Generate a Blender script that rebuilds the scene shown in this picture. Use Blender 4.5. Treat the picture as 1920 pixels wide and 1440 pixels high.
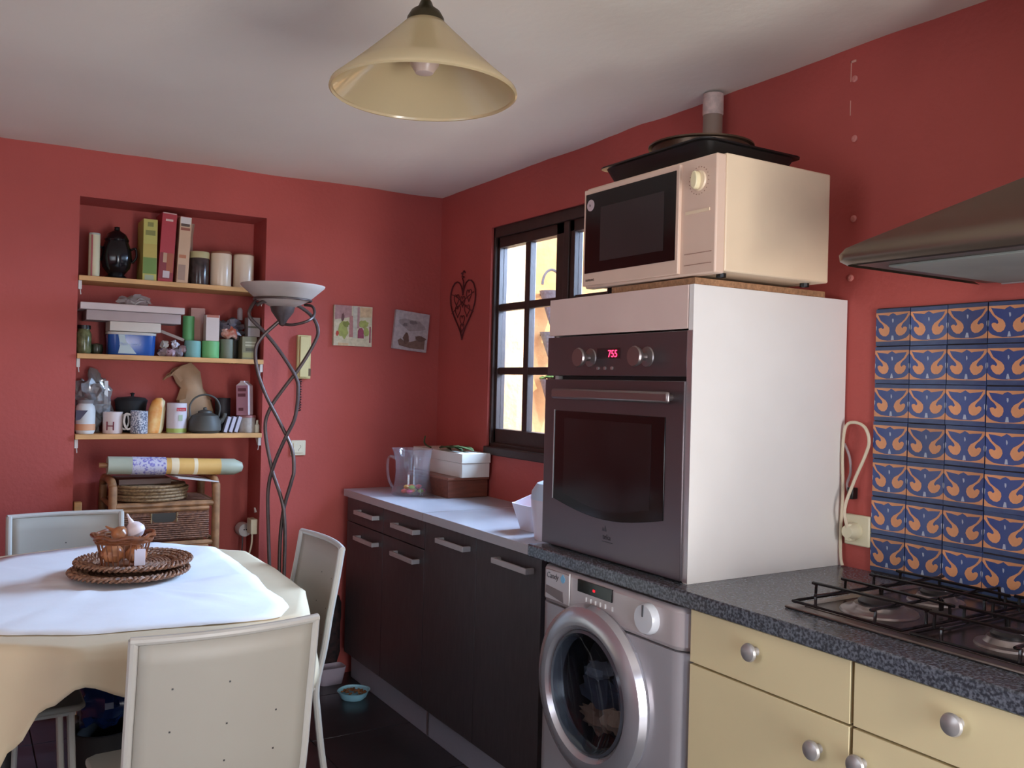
import bpy, bmesh, math, random
from mathutils import Vector, Matrix, noise
PI=math.pi
random.seed(7)
C=bpy.context.scene.collection
sc=bpy.context.scene
for o in list(bpy.data.objects): bpy.data.objects.remove(o)

# ------------------------------------------------------------ camera
cam_d=bpy.data.cameras.new('camera'); cam=bpy.data.objects.new('camera',cam_d); C.objects.link(cam)
yaw,pitch,roll=math.radians(31.7922),math.radians(0.0077),math.radians(1.4155)
F=Vector((math.sin(yaw)*math.cos(pitch),math.cos(yaw)*math.cos(pitch),math.sin(pitch)))
R0=Vector((math.cos(yaw),-math.sin(yaw),0)); U0=R0.cross(F)
Rv=R0*math.cos(roll)+U0*math.sin(roll); Uv=U0*math.cos(roll)-R0*math.sin(roll)
m=Matrix((Rv,Uv,-F)).transposed().to_4x4(); m.translation=Vector((-2.0161,-3.9458,1.3608))
cam.matrix_world=m
cam_d.sensor_width=36; cam_d.lens=1682.79*36/1920; cam_d.clip_start=.02; cam_d.clip_end=200
sc.camera=cam
# ------------------------------------------------------------ world, sun, daylight, exposure
w=bpy.data.worlds.new('sky'); sc.world=w; w.use_nodes=True
bg=w.node_tree.nodes['Background']; bg.inputs[0].default_value=(.62,.80,1.0,1); bg.inputs[1].default_value=4.5
def light(name,kind,loc,energy,color,size=(1,1),rot=None,target=None,spread=None):
    l=bpy.data.lights.new(name,kind); l.energy=energy; l.color=color
    if kind=='AREA': l.shape='RECTANGLE'; l.size,l.size_y=size
    if spread and kind=='AREA': l.spread=math.radians(spread)
    o=bpy.data.objects.new(name,l); C.objects.link(o); o.location=loc
    if target is not None: o.rotation_euler=(Vector(target)-Vector(loc)).to_track_quat('-Z','Y').to_euler()
    elif rot: o.rotation_euler=rot
    return o
sun=light('sun','SUN',(0,-20,20),8,(1,.93,.82),target=(.8,0,2)); sun.data.angle=math.radians(.6)
sun.rotation_euler=Vector((-.10,1,-1.25)).to_track_quat('-Z','Y').to_euler()
# daylight entering by the glazed door of the rear wall, by the left window and by the kitchen window
light('daylight_rear_door','AREA',(-.88,-4.66,.85),38,(1.0,.94,.90),size=(.34,1.3),target=(-.88,0,1.0))
light('daylight_left_window','AREA',(-3.52,-3.0,1.45),9,(1.0,.93,.86),size=(1.1,1.1),target=(0,-3.0,1.3))
light('daylight_kitchen_window','AREA',(1.25,-1.15,2.35),410,(.46,.68,1.0),size=(1.0,1.0),target=(-1.5,-1.15,.7))
vs=sc.view_settings; vs.view_transform='Standard'; vs.look='None'; vs.gamma=1; vs.use_curve_mapping=False; vs.exposure=0.0

# ------------------------------------------------------------ materials
def lin(c):
    return tuple(((v/255)/12.92 if v/255<=.04045 else (((v/255)+.055)/1.055)**2.4) for v in c)
MATS={}
def mat(name,rgb,rough=.6,metal=0,var=.06,scale=8,bump=0,bscale=60,coat=0,trans=0,emit=None,spec=None,rgb2=None,detail=3,objvar=0,sub=0,stretch=None,contrast=None):
    if name in MATS: return MATS[name]
    M=bpy.data.materials.new(name); M.use_nodes=True; nt=M.node_tree; N=nt.nodes; L=nt.links
    p=N['Principled BSDF']; p.inputs['Roughness'].default_value=rough; p.inputs['Metallic'].default_value=metal
    if spec is not None: p.inputs['Specular IOR Level'].default_value=spec
    if coat: p.inputs['Coat Weight'].default_value=coat; p.inputs['Coat Roughness'].default_value=.1
    if trans: p.inputs['Transmission Weight'].default_value=trans
    if sub: p.inputs['Subsurface Weight'].default_value=sub; p.inputs['Subsurface Radius'].default_value=(.02,.015,.01)
    c=lin(rgb); c2=lin(rgb2) if rgb2 else tuple(max(0,v*(1-2.2*var)) for v in c)
    tc=N.new('ShaderNodeTexCoord'); src=tc.outputs['Object']
    if stretch:
        mp=N.new('ShaderNodeMapping'); mp.inputs['Scale'].default_value=stretch; L.new(src,mp.inputs[0]); src=mp.outputs[0]
    nz=N.new('ShaderNodeTexNoise'); nz.inputs['Scale'].default_value=scale; nz.inputs['Detail'].default_value=detail; L.new(src,nz.inputs['Vector'])
    rp=N.new('ShaderNodeValToRGB'); lo,hi=contrast or (.3,.7)
    rp.color_ramp.elements[0].position=lo; rp.color_ramp.elements[1].position=hi
    rp.color_ramp.elements[0].color=(*c2,1); rp.color_ramp.elements[1].color=(*c,1)
    L.new(nz.outputs['Fac'],rp.inputs[0]); out=rp.outputs[0]
    if objvar:
        oi=N.new('ShaderNodeObjectInfo'); mr=N.new('ShaderNodeMapRange'); mr.inputs['To Min'].default_value=1-objvar; mr.inputs['To Max'].default_value=1+objvar
        L.new(oi.outputs['Random'],mr.inputs['Value'])
        hs=N.new('ShaderNodeHueSaturation'); L.new(mr.outputs[0],hs.inputs['Value']); L.new(out,hs.inputs['Color']); out=hs.outputs[0]
    L.new(out,p.inputs['Base Color'])
    if bump:
        b=N.new('ShaderNodeBump'); b.inputs['Distance'].default_value=bump; b.inputs['Strength'].default_value=1
        n2=N.new('ShaderNodeTexNoise'); n2.inputs['Scale'].default_value=bscale; n2.inputs['Detail'].default_value=4; L.new(src,n2.inputs['Vector'])
        L.new(n2.outputs['Fac'],b.inputs['Height']); L.new(b.outputs[0],p.inputs['Normal'])
    if emit: p.inputs['Emission Color'].default_value=(*lin(emit[0]),1); p.inputs['Emission Strength'].default_value=emit[1]
    MATS[name]=M; return M
def glass(name,tint=(.97,.98,1),mixf=.06,rough=.02,haze=0):
    if name in MATS: return MATS[name]
    M=bpy.data.materials.new(name); M.use_nodes=True; nt=M.node_tree; N=nt.nodes; L=nt.links
    N.remove(N['Principled BSDF']); out=N['Material Output']
    t=N.new('ShaderNodeBsdfTransparent'); t.inputs[0].default_value=(*tint,1)
    g=N.new('ShaderNodeBsdfGlossy'); g.inputs['Roughness'].default_value=rough
    lw=N.new('ShaderNodeLayerWeight'); lw.inputs[0].default_value=.5
    pw_=N.new('ShaderNodeMath'); pw_.operation='POWER'; pw_.inputs[1].default_value=4; L.new(lw.outputs['Facing'],pw_.inputs[0])
    ad=N.new('ShaderNodeMath'); ad.operation='MULTIPLY_ADD'; ad.inputs[1].default_value=.5; ad.inputs[2].default_value=mixf; L.new(pw_.outputs[0],ad.inputs[0])
    mx=N.new('ShaderNodeMixShader'); L.new(ad.outputs[0],mx.inputs[0]); L.new(t.outputs[0],mx.inputs[1]); L.new(g.outputs[0],mx.inputs[2])
    last=mx
    if haze:
        d=N.new('ShaderNodeBsdfDiffuse'); d.inputs[0].default_value=(.85,.85,.88,1)
        m2=N.new('ShaderNodeMixShader'); m2.inputs[0].default_value=haze; L.new(mx.outputs[0],m2.inputs[1]); L.new(d.outputs[0],m2.inputs[2]); last=m2
    L.new(last.outputs[0],out.inputs[0]); MATS[name]=M; return M
RED=mat('red wall plaster',(188,87,79),.62,var=.10,scale=1.7,bump=.0016,bscale=55,spec=.35)
CEIL=mat('ceiling paint',(236,228,212),.8,var=.03,scale=1.5,bump=.0012,bscale=30)
FLOOR=mat('dark floor',(52,50,54),.28,var=.2,scale=5,bump=.0004,bscale=20)
JOINT=mat('floor joint',(22,21,23),.8)
CABD=mat('dark brown cabinet front',(72,66,68),.42,var=.12,scale=14,stretch=(6,6,1))
CABS=mat('cabinet carcass',(60,52,52),.6)
WTOP=mat('pale grey worktop',(176,172,176),.25,var=.02)
PLIN=mat('grey plinth',(160,160,170),.35,var=.03)
ALU=mat('brushed aluminium',(205,205,205),.42,1,var=.02)
STEEL=mat('stainless steel',(150,140,138),.33,.85,var=.05,scale=3)
STEELD=mat('oven steel',(112,102,104),.34,.75,var=.04,scale=3)
BLK=mat('black plastic',(18,17,18),.35)
BLKG=mat('black glass',(16,14,15),.12,var=.1)
WHT=mat('white melamine',(232,228,222),.35,var=.015)
WHITE=mat('white plastic',(225,222,218),.4,var=.02)
CREAM=mat('yellowed cream enamel',(232,208,176),.4,var=.03)
CREAMD=mat('cream knob',(236,222,180),.4)
CHIP=mat('chipboard edge',(176,130,92),.8,var=.2,scale=120)
GRAN=mat('grey speckled worktop',(106,111,120),.24,rgb2=(54,57,64),scale=165,detail=5,contrast=(.42,.62))
YEL=mat('pale yellow drawer front',(224,207,162),.42,var=.015)
YELE=mat('yellow front edge',(236,216,140),.4)
PINE=mat('pine board',(214,160,100),.55,var=.12,scale=9,stretch=(1,6,6))
PINEW=mat('white shelf bracket',(205,195,185),.5)
WNDW=mat('dark brown window wood',(62,44,38),.5,var=.12,scale=12,bump=.0006,bscale=50)
METW=mat('light grey painted metal',(186,182,174),.42,var=.02)
PANW=mat('pale grey chair panel',(170,164,152),.5,var=.03,scale=3)
IRON=mat('dark bronze lamp metal',(92,78,74),.42,.55,var=.12,scale=40)
FROST=mat('frosted lamp glass',(186,170,158),.5,var=.06,scale=12)
SHADE=mat('cream glass shade',(226,208,166),.16,var=.02,coat=.5)
_n=SHADE.node_tree; _p=_n.nodes['Principled BSDF']; _t=_n.nodes.new('ShaderNodeBsdfTranslucent'); _t.inputs[0].default_value=(*lin((222,204,166)),1)
_m=_n.nodes.new('ShaderNodeMixShader'); _m.inputs[0].default_value=.42; _n.links.new(_p.outputs[0],_m.inputs[1]); _n.links.new(_t.outputs[0],_m.inputs[2]); _n.links.new(_m.outputs[0],_n.nodes['Material Output'].inputs[0])
BRONZE=mat('dark brass cap',(66,58,40),.4,.7)
RATT=mat('rattan cane',(172,124,84),.5,var=.25,scale=25)
WICK=mat('woven wicker',(150,102,74),.65,rgb2=(86,52,38),scale=90,bump=.002,bscale=140)
WICKL=mat('light woven grass',(170,140,100),.75,rgb2=(108,82,58),scale=100,bump=.002,bscale=160)
TRAYM=mat('brown wicker tray',(172,124,92),.55,rgb2=(78,50,38),scale=120,bump=.002,bscale=200)
CLOTH=mat('beige tablecloth',(206,186,154),.85,var=.04,scale=6,bump=.0006,bscale=12)
CLOTHW=mat('white table runner',(236,236,238),.85,var=.02,scale=9,bump=.0012,bscale=14)
ORPL=mat('sunlit orange render',(226,170,112),.9,var=.12,scale=9,bump=.006,bscale=22)

# ------------------------------------------------------------ mesh helpers
OFF={}
class MB:
    def __init__(s): s.v=[];s.f=[];s.m=[]
    def face(s,pts,mi=0):
        b=len(s.v); s.v+= [tuple(p) for p in pts]; s.f.append(tuple(range(b,b+len(pts)))); s.m.append(mi)
    def box(s,a,b,mi=0,M=None):
        (x0,y0,z0),(x1,y1,z1)=[min(a[i],b[i]) for i in range(3)],[max(a[i],b[i]) for i in range(3)]
        P=[(x0,y0,z0),(x1,y0,z0),(x1,y1,z0),(x0,y1,z0),(x0,y0,z1),(x1,y0,z1),(x1,y1,z1),(x0,y1,z1)]
        if M: P=[tuple(M@Vector(p)) for p in P]
        k=len(s.v); s.v+=P
        for q in ((0,3,2,1),(4,5,6,7),(0,1,5,4),(1,2,6,5),(2,3,7,6),(3,0,4,7)): s.f.append(tuple(k+i for i in q)); s.m.append(mi)
        return s
    def prism(s,poly,h0,h1,ax='z',mi=0,M=None):
        f={'z':lambda u,v,h:(u,v,h),'x':lambda u,v,h:(h,u,v),'y':lambda u,v,h:(u,h,v)}[ax]
        k=len(s.v); n=len(poly)
        P=[f(u,v,h0) for u,v in poly]+[f(u,v,h1) for u,v in poly]
        if M: P=[tuple(M@Vector(p)) for p in P]
        s.v+=P
        s.f+= [tuple(range(k,k+n))[::-1],tuple(range(k+n,k+2*n))]; s.m+=[mi,mi]
        for i in range(n):
            j=(i+1)%n; s.f.append((k+i,k+j,k+n+j,k+n+i)); s.m.append(mi)
        return s
    def lathe(s,prof,c=(0,0,0),seg=24,mi=0,ax='z',M=None,mod=None):
        k=len(s.v); c=Vector(c)
        for r,h in prof:
            for i in range(seg):
                a=2*PI*i/seg; rr=r*(mod(a,h) if mod else 1)
                u,v=rr*math.cos(a),rr*math.sin(a)
                p=Vector({'z':(u,v,h),'x':(h,u,v),'y':(v,h,u)}[ax])+c
                s.v.append(tuple(M@p if M else p))
        n=len(prof)
        for j in range(n-1):
            for i in range(seg):
                a,b=k+j*seg+i,k+j*seg+(i+1)%seg
                s.f.append((a,b,b+seg,a+seg)); s.m.append(mi)
        return s
    def tube(s,pts,r,seg=8,mi=0,closed=False):
        pts=[Vector(p) for p in pts]; n=len(pts); k=len(s.v); rs=r if isinstance(r,(list,tuple)) else [r]*n
        ref=None
        for i,p in enumerate(pts):
            a=pts[i-1] if (i>0 or closed) else p; b=pts[(i+1)%n] if (i<n-1 or closed) else p
            t=(b-a); t=t.normalized() if t.length>1e-9 else Vector((0,0,1))
            if ref is None: ref=t.orthogonal().normalized()
            ref=(ref-t*ref.dot(t)); ref=ref.normalized() if ref.length>1e-6 else t.orthogonal().normalized()
            w2=t.cross(ref)
            for j in range(seg):
                q=p+(ref*math.cos(2*PI*j/seg)+w2*math.sin(2*PI*j/seg))*rs[i]; s.v.append(tuple(q))
        for i in range(n if closed else n-1):
            for j in range(seg):
                a=k+i*seg+j; b=k+i*seg+(j+1)%seg; c2=k+((i+1)%n)*seg+(j+1)%seg; d=k+((i+1)%n)*seg+j
                s.f.append((a,b,c2,d)); s.m.append(mi)
        if not closed:
            s.f.append(tuple(k+j for j in range(seg))[::-1]); s.f.append(tuple(k+(n-1)*seg+j for j in range(seg))); s.m+=[mi,mi]
        return s
    def ball(s,c,r,seg=12,rings=7,mi=0,n=0,seed=0):
        r=(r,r,r) if not isinstance(r,(tuple,list)) else r
        k=len(s.v); c=Vector(c)
        for i in range(rings+1):
            th=PI*i/rings
            for j in range(seg):
                ph=2*PI*j/seg; d=Vector((math.sin(th)*math.cos(ph),math.sin(th)*math.sin(ph),math.cos(th)))
                f=1+n*noise.noise(d*2.3+Vector((seed,seed*.7,0)))
                s.v.append((c.x+d.x*r[0]*f,c.y+d.y*r[1]*f,c.z+d.z*r[2]*f))
        for i in range(rings):
            for j in range(seg):
                a=k+i*seg+j;b=k+i*seg+(j+1)%seg; s.f.append((a,b,b+seg,a+seg)[::-1]); s.m.append(mi)
        return s
    def crumple(s,a,sc=30,seed=0):
        out=[]
        for p in s.v:
            q=Vector(p); out.append(tuple(q+a*Vector((noise.noise(q*sc+Vector((seed,0,0))),noise.noise(q*sc+Vector((0,seed+5,0))),noise.noise(q*sc+Vector((0,0,seed+9)))))))
        s.v=out; return s
    def xf(s,M): s.v=[tuple(M@Vector(p)) for p in s.v]; return s
    def build(s,name,mats,parent=None,smooth=True,bevel=0,loc=None,solid=0,sub=0,ang=35):
        if not isinstance(mats,(list,tuple)): mats=[mats]
        if parent is not None: off=OFF[parent.name]
        elif loc is not None: off=Vector(loc)
        else: off=Vector((0,0,0))
        me=bpy.data.meshes.new(name); me.from_pydata([tuple(Vector(p)-off) for p in s.v],[],s.f)
        for x in mats: me.materials.append(x)
        me.polygons.foreach_set('material_index',s.m); 
        bm=bmesh.new(); bm.from_mesh(me); bmesh.ops.remove_doubles(bm,verts=bm.verts,dist=1e-6); bmesh.ops.recalc_face_normals(bm,faces=bm.faces); bm.to_mesh(me); bm.free()
        if smooth: me.shade_smooth(); me.set_sharp_from_angle(angle=math.radians(ang))
        o=bpy.data.objects.new(name,me); C.objects.link(o)
        if parent is not None: o.parent=parent
        else: o.location=off
        OFF[o.name]=off
        if solid: q=o.modifiers.new('s','SOLIDIFY'); q.thickness=solid; q.offset=0
        if bevel: q=o.modifiers.new('b','BEVEL'); q.width=bevel; q.segments=2; q.limit_method='ANGLE'; q.angle_limit=math.radians(40)
        if sub: q=o.modifiers.new('u','SUBSURF'); q.levels=q.render_levels=sub
        return o
def box(a,b,mi=0,M=None): return MB().box(a,b,mi,M)
def tag(o,label,cat=None,group=None):
    o['label']=label
    if cat: o['category']=cat
    if group: o['group']=group
    return o
def thing(name,loc,label,cat,group=None,rz=0):
    o=bpy.data.objects.new(name,None); o.empty_display_size=.05; C.objects.link(o); o.location=loc; o.rotation_euler=(0,0,rz)
    OFF[o.name]=Vector(loc); return tag(o,label,cat,group)
def struct(o): o['kind']='structure'; return o
def copy_tree(o,parent=None):
    c=o.copy(); C.objects.link(c); c.parent=parent; OFF[c.name]=OFF[o.name]
    for ch in list(o.children): copy_tree(ch,c)
    return c
def text(s,size,mtl,parent,origin,right,up,name='lettering',depth=.0006,align='LEFT',label=None,shear=0,emis=None):
    cu=bpy.data.curves.new('t','FONT'); cu.body=s; cu.size=size; cu.align_x=align; cu.extrude=depth/2; cu.resolution_u=3; cu.shear=shear
    t=bpy.data.objects.new('t',cu); me=bpy.data.meshes.new_from_object(t); bpy.data.objects.remove(t)
    r=Vector(right).normalized(); u=Vector(up).normalized(); n=r.cross(u)
    M=Matrix((r,u,n)).transposed().to_4x4(); M.translation=Vector(origin)-OFF[parent.name]
    me.transform(M); me.materials.clear(); me.materials.append(mtl)
    o=bpy.data.objects.new(name,me); C.objects.link(o); o.parent=parent; OFF[o.name]=OFF[parent.name]
    if label: o['label']=label
    return o
def smoothpath(pts,n=6,closed=False):
    P=[Vector(p) for p in pts]; out=[]; m_=len(P)
    for i in range(m_ if closed else m_-1):
        p1,p2=P[i],P[(i+1)%m_]
        p0=P[i-1] if (i>0 or closed) else p1; p3=P[(i+2)%m_] if (i+2<m_ or closed) else p2
        for k in range(n):
            t=k/n; out.append(.5*((2*p1)+(p2-p0)*t+(2*p0-5*p1+4*p2-p3)*t*t+(3*p1-p0-3*p2+p3)*t**3))
    if not closed: out.append(P[-1])
    return out

# ============================================================ ROOM SHELL
XL,YR,H=-3.55,-4.62,2.267
WT=.22
WY0,WY1,WZ0,WZ1=-1.62,-.49,1.05,2.055            # kitchen window opening in the right wall
def ceil_z(x,y): return H+.0074*x-.0051*y
NX0,NX1,NZ,ND=-1.611,-.864,2.066,.2              # niche in the back wall
b=MB()
b.box((XL,0,-.02),(NX0,.3,2.45)).box((NX1,0,-.02),(WT,.3,2.45)).box((NX0,0,NZ),(NX1,.3,2.45)).box((NX0,ND,-.02),(NX1,.3,NZ))
struct(b.build('wall_back',RED,smooth=False))
b=MB()
b.box((0,YR,-.02),(WT,WY0,2.45)).box((0,WY1,-.02),(WT,0,2.45)).box((0,WY0,-.02),(WT,WY1,WZ0)).box((0,WY0,WZ1),(WT,WY1,2.45))
struct(b.build('wall_right',RED,smooth=False))
b=MB()
b.box((XL-.2,YR,-.02),(XL,-3.6,2.45)).box((XL-.2,-2.4,-.02),(XL,.3,2.45)).box((XL-.2,-3.6,-.02),(XL,-2.4,.9)).box((XL-.2,-3.6,2.0),(XL,-2.4,2.45))
struct(b.build('wall_left',RED,smooth=False))
b=MB()
b.box((XL-.2,YR-.25,-.02),(-2.0,YR,2.45)).box((-.7,YR-.25,-.02),(WT,YR,2.45)).box((-2.0,YR-.25,2.15),(-.7,YR,2.45))
struct(b.build('wall_rear',RED,smooth=False))
g=MB(); nx,ny=70,90
for j in range(ny+1):
    for i in range(nx+1):
        x=XL-.2+(WT-XL+.2)*i/nx; y=YR-.9+(.3-YR+.9)*j/ny
        g.v.append((x,y,ceil_z(x,y)+.006*noise.noise(Vector((x*3.1,y*3.1,0)))+.003*noise.noise(Vector((x*9,y*9,3)))))
for j in range(ny):
    for i in range(nx):
        a=j*(nx+1)+i; g.f.append((a,a+1,a+nx+2,a+nx+1)); g.m.append(0)
struct(g.build('ceiling',CEIL))
b=MB().box((XL-.3,YR-1.6,2.46),(WT+.03,.4,2.6)); struct(b.build('trim_roof_sun_block',CEIL,smooth=False))  # unseen roof, overhang added behind the rear wall to keep sun out of the door
# floor of large dark tiles
fl=struct(box((XL,YR-.25,-.06),(WT,.3,-.004)).build('floor',JOINT,smooth=False))
first=None
k=0
for i in range(8):
    for j in range(13):
        x=XL+.45*i; y=.2-.45*(j+1)
        if x>0 or y<YR-.3: continue
        if first is None:
            o=box((.002,.002,-.03),(.448,.448,0)).build('tile',FLOOR,fl,bevel=.0012); first=o
        else:
            o=first.copy(); C.objects.link(o); o.parent=fl
        o.location=(x,y,0)
# glazed rear door and left window (behind the camera, they let the daylight in)
d1=struct(thing('door_1',(-1.35,YR-.1,0),'white framed glazed door in the rear wall','door'))
for x in (-2.0,-1.375,-.76): box((x,YR-.16,0),(x+.06,YR-.1,2.15)).build('door_frame',WHT,d1,bevel=.003)
for z in (.0,1.0,2.09): box((-2.0,YR-.155,z),(-.7,YR-.105,z+.06)).build('door_rail',WHT,d1)
box((-1.94,YR-.135,.06),(-.76,YR-.128,2.09)).build('pane',glass('window glass'),d1)
w2=struct(thing('window_2',(XL-.1,-3.0,.9),'white framed window in the left wall','window'))
for y in (-3.6,-3.03,-2.46): box((XL-.14,y,.9),(XL-.08,y+.06,2.0)).build('window_frame',WHT,w2)
for z in (.9,1.94): box((XL-.14,-3.6,z),(XL-.08,-2.4,z+.06)).build('window_rail',WHT,w2)
box((XL-.115,-3.55,.95),(XL-.108,-2.45,1.95)).build('pane',glass('window glass'),w2)
for o in (d1,w2):
    for kx in ('category',): 
        if kx in o: del o[kx]

# kitchen window, two sashes of two by three panes
w1=struct(thing('window_1',(.04,(WY0+WY1)/2,WZ0),'dark brown wooden casement window of small panes','window')); del w1['category']
fx0,fx1=.012,.075
b=MB().box((fx0,WY1-.014,WZ0),(fx1,WY1,WZ1)).box((fx0,WY0,WZ0),(fx1,WY0+.014,WZ1)).box((fx0,WY0,WZ1-.045),(fx1,WY1,WZ1)).box((fx0,WY0,WZ0),(fx1,WY1,WZ0+.05))
b.build('window_frame',WNDW,w1,smooth=False,bevel=.003)
box((-.018,WY0-.01,WZ0-.002),(.05,WY1+.0,WZ0+.034)).build('window_sill',WNDW,w1,bevel=.004)
def sash(ya,yb,first_=True):
    s=MB(); z0,z1=WZ0+.05,WZ1-.045
    s.box((.03,ya,z0),(.07,yb,z1))
    b=MB(); st=.028; yl,yr=max(ya,yb),min(ya,yb)
    zz0,zz1=z0+.062,z1-.045
    b.box((.028,yl-st-.0,z0),(.07,yl,z1)).box((.028,yr,z0),(.07,yr+.06,z1)).box((.028,yr,zz1),(.07,yl,z1)).box((.028,yr,z0),(.07,yl,zz0))
    yl2,yr2=yl-st,yr+.06
    o=b.build('sash',WNDW,w1,smooth=False,bevel=.0025)
    ym=(yl2+yr2)/2
    box((.034,ym-.019,zz0),(.066,ym+.019,zz1)).build('muntin',WNDW,w1,bevel=.003)
    zs=[1.70,1.418]
    for z in zs: box((.036,yr2,z-.016),(.064,yl2,z+.016)).build('muntin',WNDW,w1,bevel=.003)
    rows=[(zz0,zs[1]-.014),(zs[1]+.014,zs[0]-.014),(zs[0]+.014,zz1)]
    for za,zb in rows:
        for y0,y1 in ((ym+.017,yl2),(yr2,ym-.017)):
            box((.048,y0,za),(.052,y1,zb)).build('pane',glass('window glass'),w1,smooth=False)
sash(WY1-.0,-1.022); sash(-1.058,WY0+.0)
box((.02,-1.058,WZ0+.05),(.078,-1.022,WZ1-.045)).build('centre_post',WNDW,w1,bevel=.003)

# outside the window: garden wall with hanging cone planters, ground
ext=struct(MB().box((WT,1.25,-.3),(5.0,1.45,2.75)).build('wall_garden',ORPL,smooth=False))
rv=struct(MB().box((.08,WY1-.004,WZ0-.02),(WT+.012,WY1+.012,WZ1)).build('trim_reveal',ORPL,smooth=False))
struct(box((WT,-9,-.4),(9,4,-.3)).build('ground_terrace',mat('pale terrace',(170,160,150),.9),smooth=False))
GRN=mat('plant green',(70,110,50),.6,var=.3,scale=30); PLD=mat('grey woven planter',(100,98,104),.7,var=.2,scale=60,bump=.003,bscale=90)
def planter(x,z,r,h,lab,ring,leaf):
    t=thing('hanging_planter',(x,1.2-r,z),lab,'planter','cone planters on the garden wall')
    MB().lathe([(.004,z-h),(r*.35,z-h*.7),(r,z),(r*.93,z),(r*.3,z-h*.68)],(x,1.2-r*1.0,0),16).build('cone',PLD,t)
    if ring: MB().tube([(x+r*.9*math.cos(a),1.2-r,z+.02+r*1.25*math.sin(a)+.02) for a in [PI*i/14 for i in range(15)]],.009,6).build('hoop',PLD,t)
    if leaf:
        b=MB()
        for i in range(16):
            a=random.random()*2*PI; q=random.random()*r
            b.ball((x+q*math.cos(a),1.2-r+q*math.sin(a)*.7,z+random.random()*.05),(.03,.03,.014),6,4,n=.4,seed=i)
        b.build('foliage',GRN,t)['kind']='stuff'
    box((x-.006,1.2-.02,z-.02),(x+.006,1.25,z)).build('hook',BLK,t)
planter(1.42,2.0,.085,.24,'grey cone planter with a hoop, topmost on the sunlit garden wall',True,False)
planter(1.43,1.72,.085,.22,'grey cone planter, middle one on the sunlit garden wall',False,False)
planter(1.44,1.40,.085,.25,'grey cone planter with green leaves, lowest on the garden wall',False,True)

# ============================================================ DARK BASE CABINETS
YB=[-.065,-.471,-.863,-1.262,-1.667]
XC=-.48
def handle(yc,z,par,length=.21,x=None):
    x=XC if x is None else x
    h=MB().box((x-.034,yc-length/2,z-.009),(x-.024,yc+length/2,z+.009)).box((x-.028,yc-length/2,z-.009),(x,yc-length/2+.012,z+.009)).box((x-.028,yc+length/2-.012,z-.009),(x,yc+length/2,z+.009))
    return h.build('handle',mat('satin grey handle',(186,180,180),.35,.25),par,bevel=.0015)
def cabinet(ya,ym,yb,drawers,lab):
    t=thing('base_cabinet',(XC+.24,(ya+yb)/2,0),lab,'cabinet')
    b=MB().box((XC+.02,yb,.118),(-.01,yb+.016,.828)).box((XC+.02,ya-.016,.118),(-.01,ya,.828)).box((XC+.02,yb,.118),(-.01,ya,.134)).box((-.02,yb,.118),(-.01,ya,.828)).box((XC+.02,yb,.81),(-.01,ya,.828))
    b.build('body',CABS,t,smooth=False)
    box((XC+.035,yb+.002,.0),(XC+.05,ya-.002,.118)).build('plinth',PLIN,t,bevel=.001)
    box((XC+.034,yb+.002,.0),(XC+.2,yb+.014,.118)).build('plinth_end',ALU,t)
    for y0,y1 in ((ya,ym),(ym,yb)):
        if drawers:
            d=box((XC,y0-.0015,.722),(XC+.018,y1+.0015,.826)).build('drawer_front',CABD,t,bevel=.001); handle(y1+.145,.78,d)
            d=box((XC,y0-.0015,.12),(XC+.018,y1+.0015,.718)).build('door',CABD,t,bevel=.001); handle(y1+.145,.667,d)
        else:
            d=box((XC,y0-.0015,.12),(XC+.018,y1+.0015,.826)).build('door',CABD,t,bevel=.001); handle(y1+.145,.783,d)
cabinet(YB[0],YB[1],YB[2],True,'dark brown base cabinet with two drawers above two doors, in the room corner')
cabinet(YB[2],YB[3],YB[4],False,'dark brown base cabinet with two tall doors, beside the washing machine')
t=thing('pale_worktop',(-.24,-.85,.83),'pale grey worktop on the dark cabinets under the window','worktop')
box((XC-.012,-.8615,.83),(-.002,-.045,.862)).build('slab',WTOP,t,bevel=.0015)
box((XC-.012,-1.70,.83),(-.002,-.8645,.862)).build('slab',WTOP,t,bevel=.0015)
box((XC-.0125,-.8645,.83),(-.004,-.8615,.8622)).build('joint_strip',ALU,t)
box((XC-.0135,-1.703,.83),(-.01,-1.70,.8622)).build('end_strip',WHT,t)

# ============================================================ GREY WORKTOP RUN
ZW=.902
t=tag(box((-.605,-4.1,.866),(-.003,-1.775,ZW)).build('grey_worktop',GRAN,bevel=.004),'grey speckled laminate worktop carrying the oven tower and the hob','worktop')
# washing machine
WMX=-.60; y0,y1=-2.432,-1.835
wm=thing('washing_machine',(-.3,(y0+y1)/2,0),'silver front-loading washing machine under the oven tower','washing machine')
SILV=mat('silver grey enamel',(176,172,176),.28,.35,var=.02); SILVD=mat('silver door ring',(190,188,194),.22,.7,var=.02)
def rprism(y0,y1,x0,x1,r,n=5):
    pts=[]
    pts+=[(x1,y0),(x1,y1)]
    for i in range(n+1):
        a=PI/2*i/n; pts.append((x0+r-r*math.sin(a),y1-r+r*math.cos(a)))
    for i in range(n+1):
        a=PI/2*i/n; pts.append((x0+r-r*math.cos(a),y0+r-r*math.sin(a)))
    return pts
wb=MB().prism(rprism(y0,y1,WMX,-.03,.045),.012,.755).build('body',SILV,wm)
ct=MB().lathe([(.0,-.1),(.150,-.1),(.150,.09),(.0,.09)],(WMX,-2.101,.575),48,ax='x').build('cutter',SILV,wm)
bo=wb.modifiers.new('x','BOOLEAN'); bo.operation='DIFFERENCE'; bo.object=ct; bo.solver='EXACT'
bpy.context.view_layer.update(); me_=bpy.data.meshes.new_from_object(wb.evaluated_get(bpy.context.evaluated_depsgraph_get())); wb.modifiers.clear(); wb.data=me_; me_.set_sharp_from_angle(angle=.6)
bpy.data.objects.remove(ct)
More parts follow.
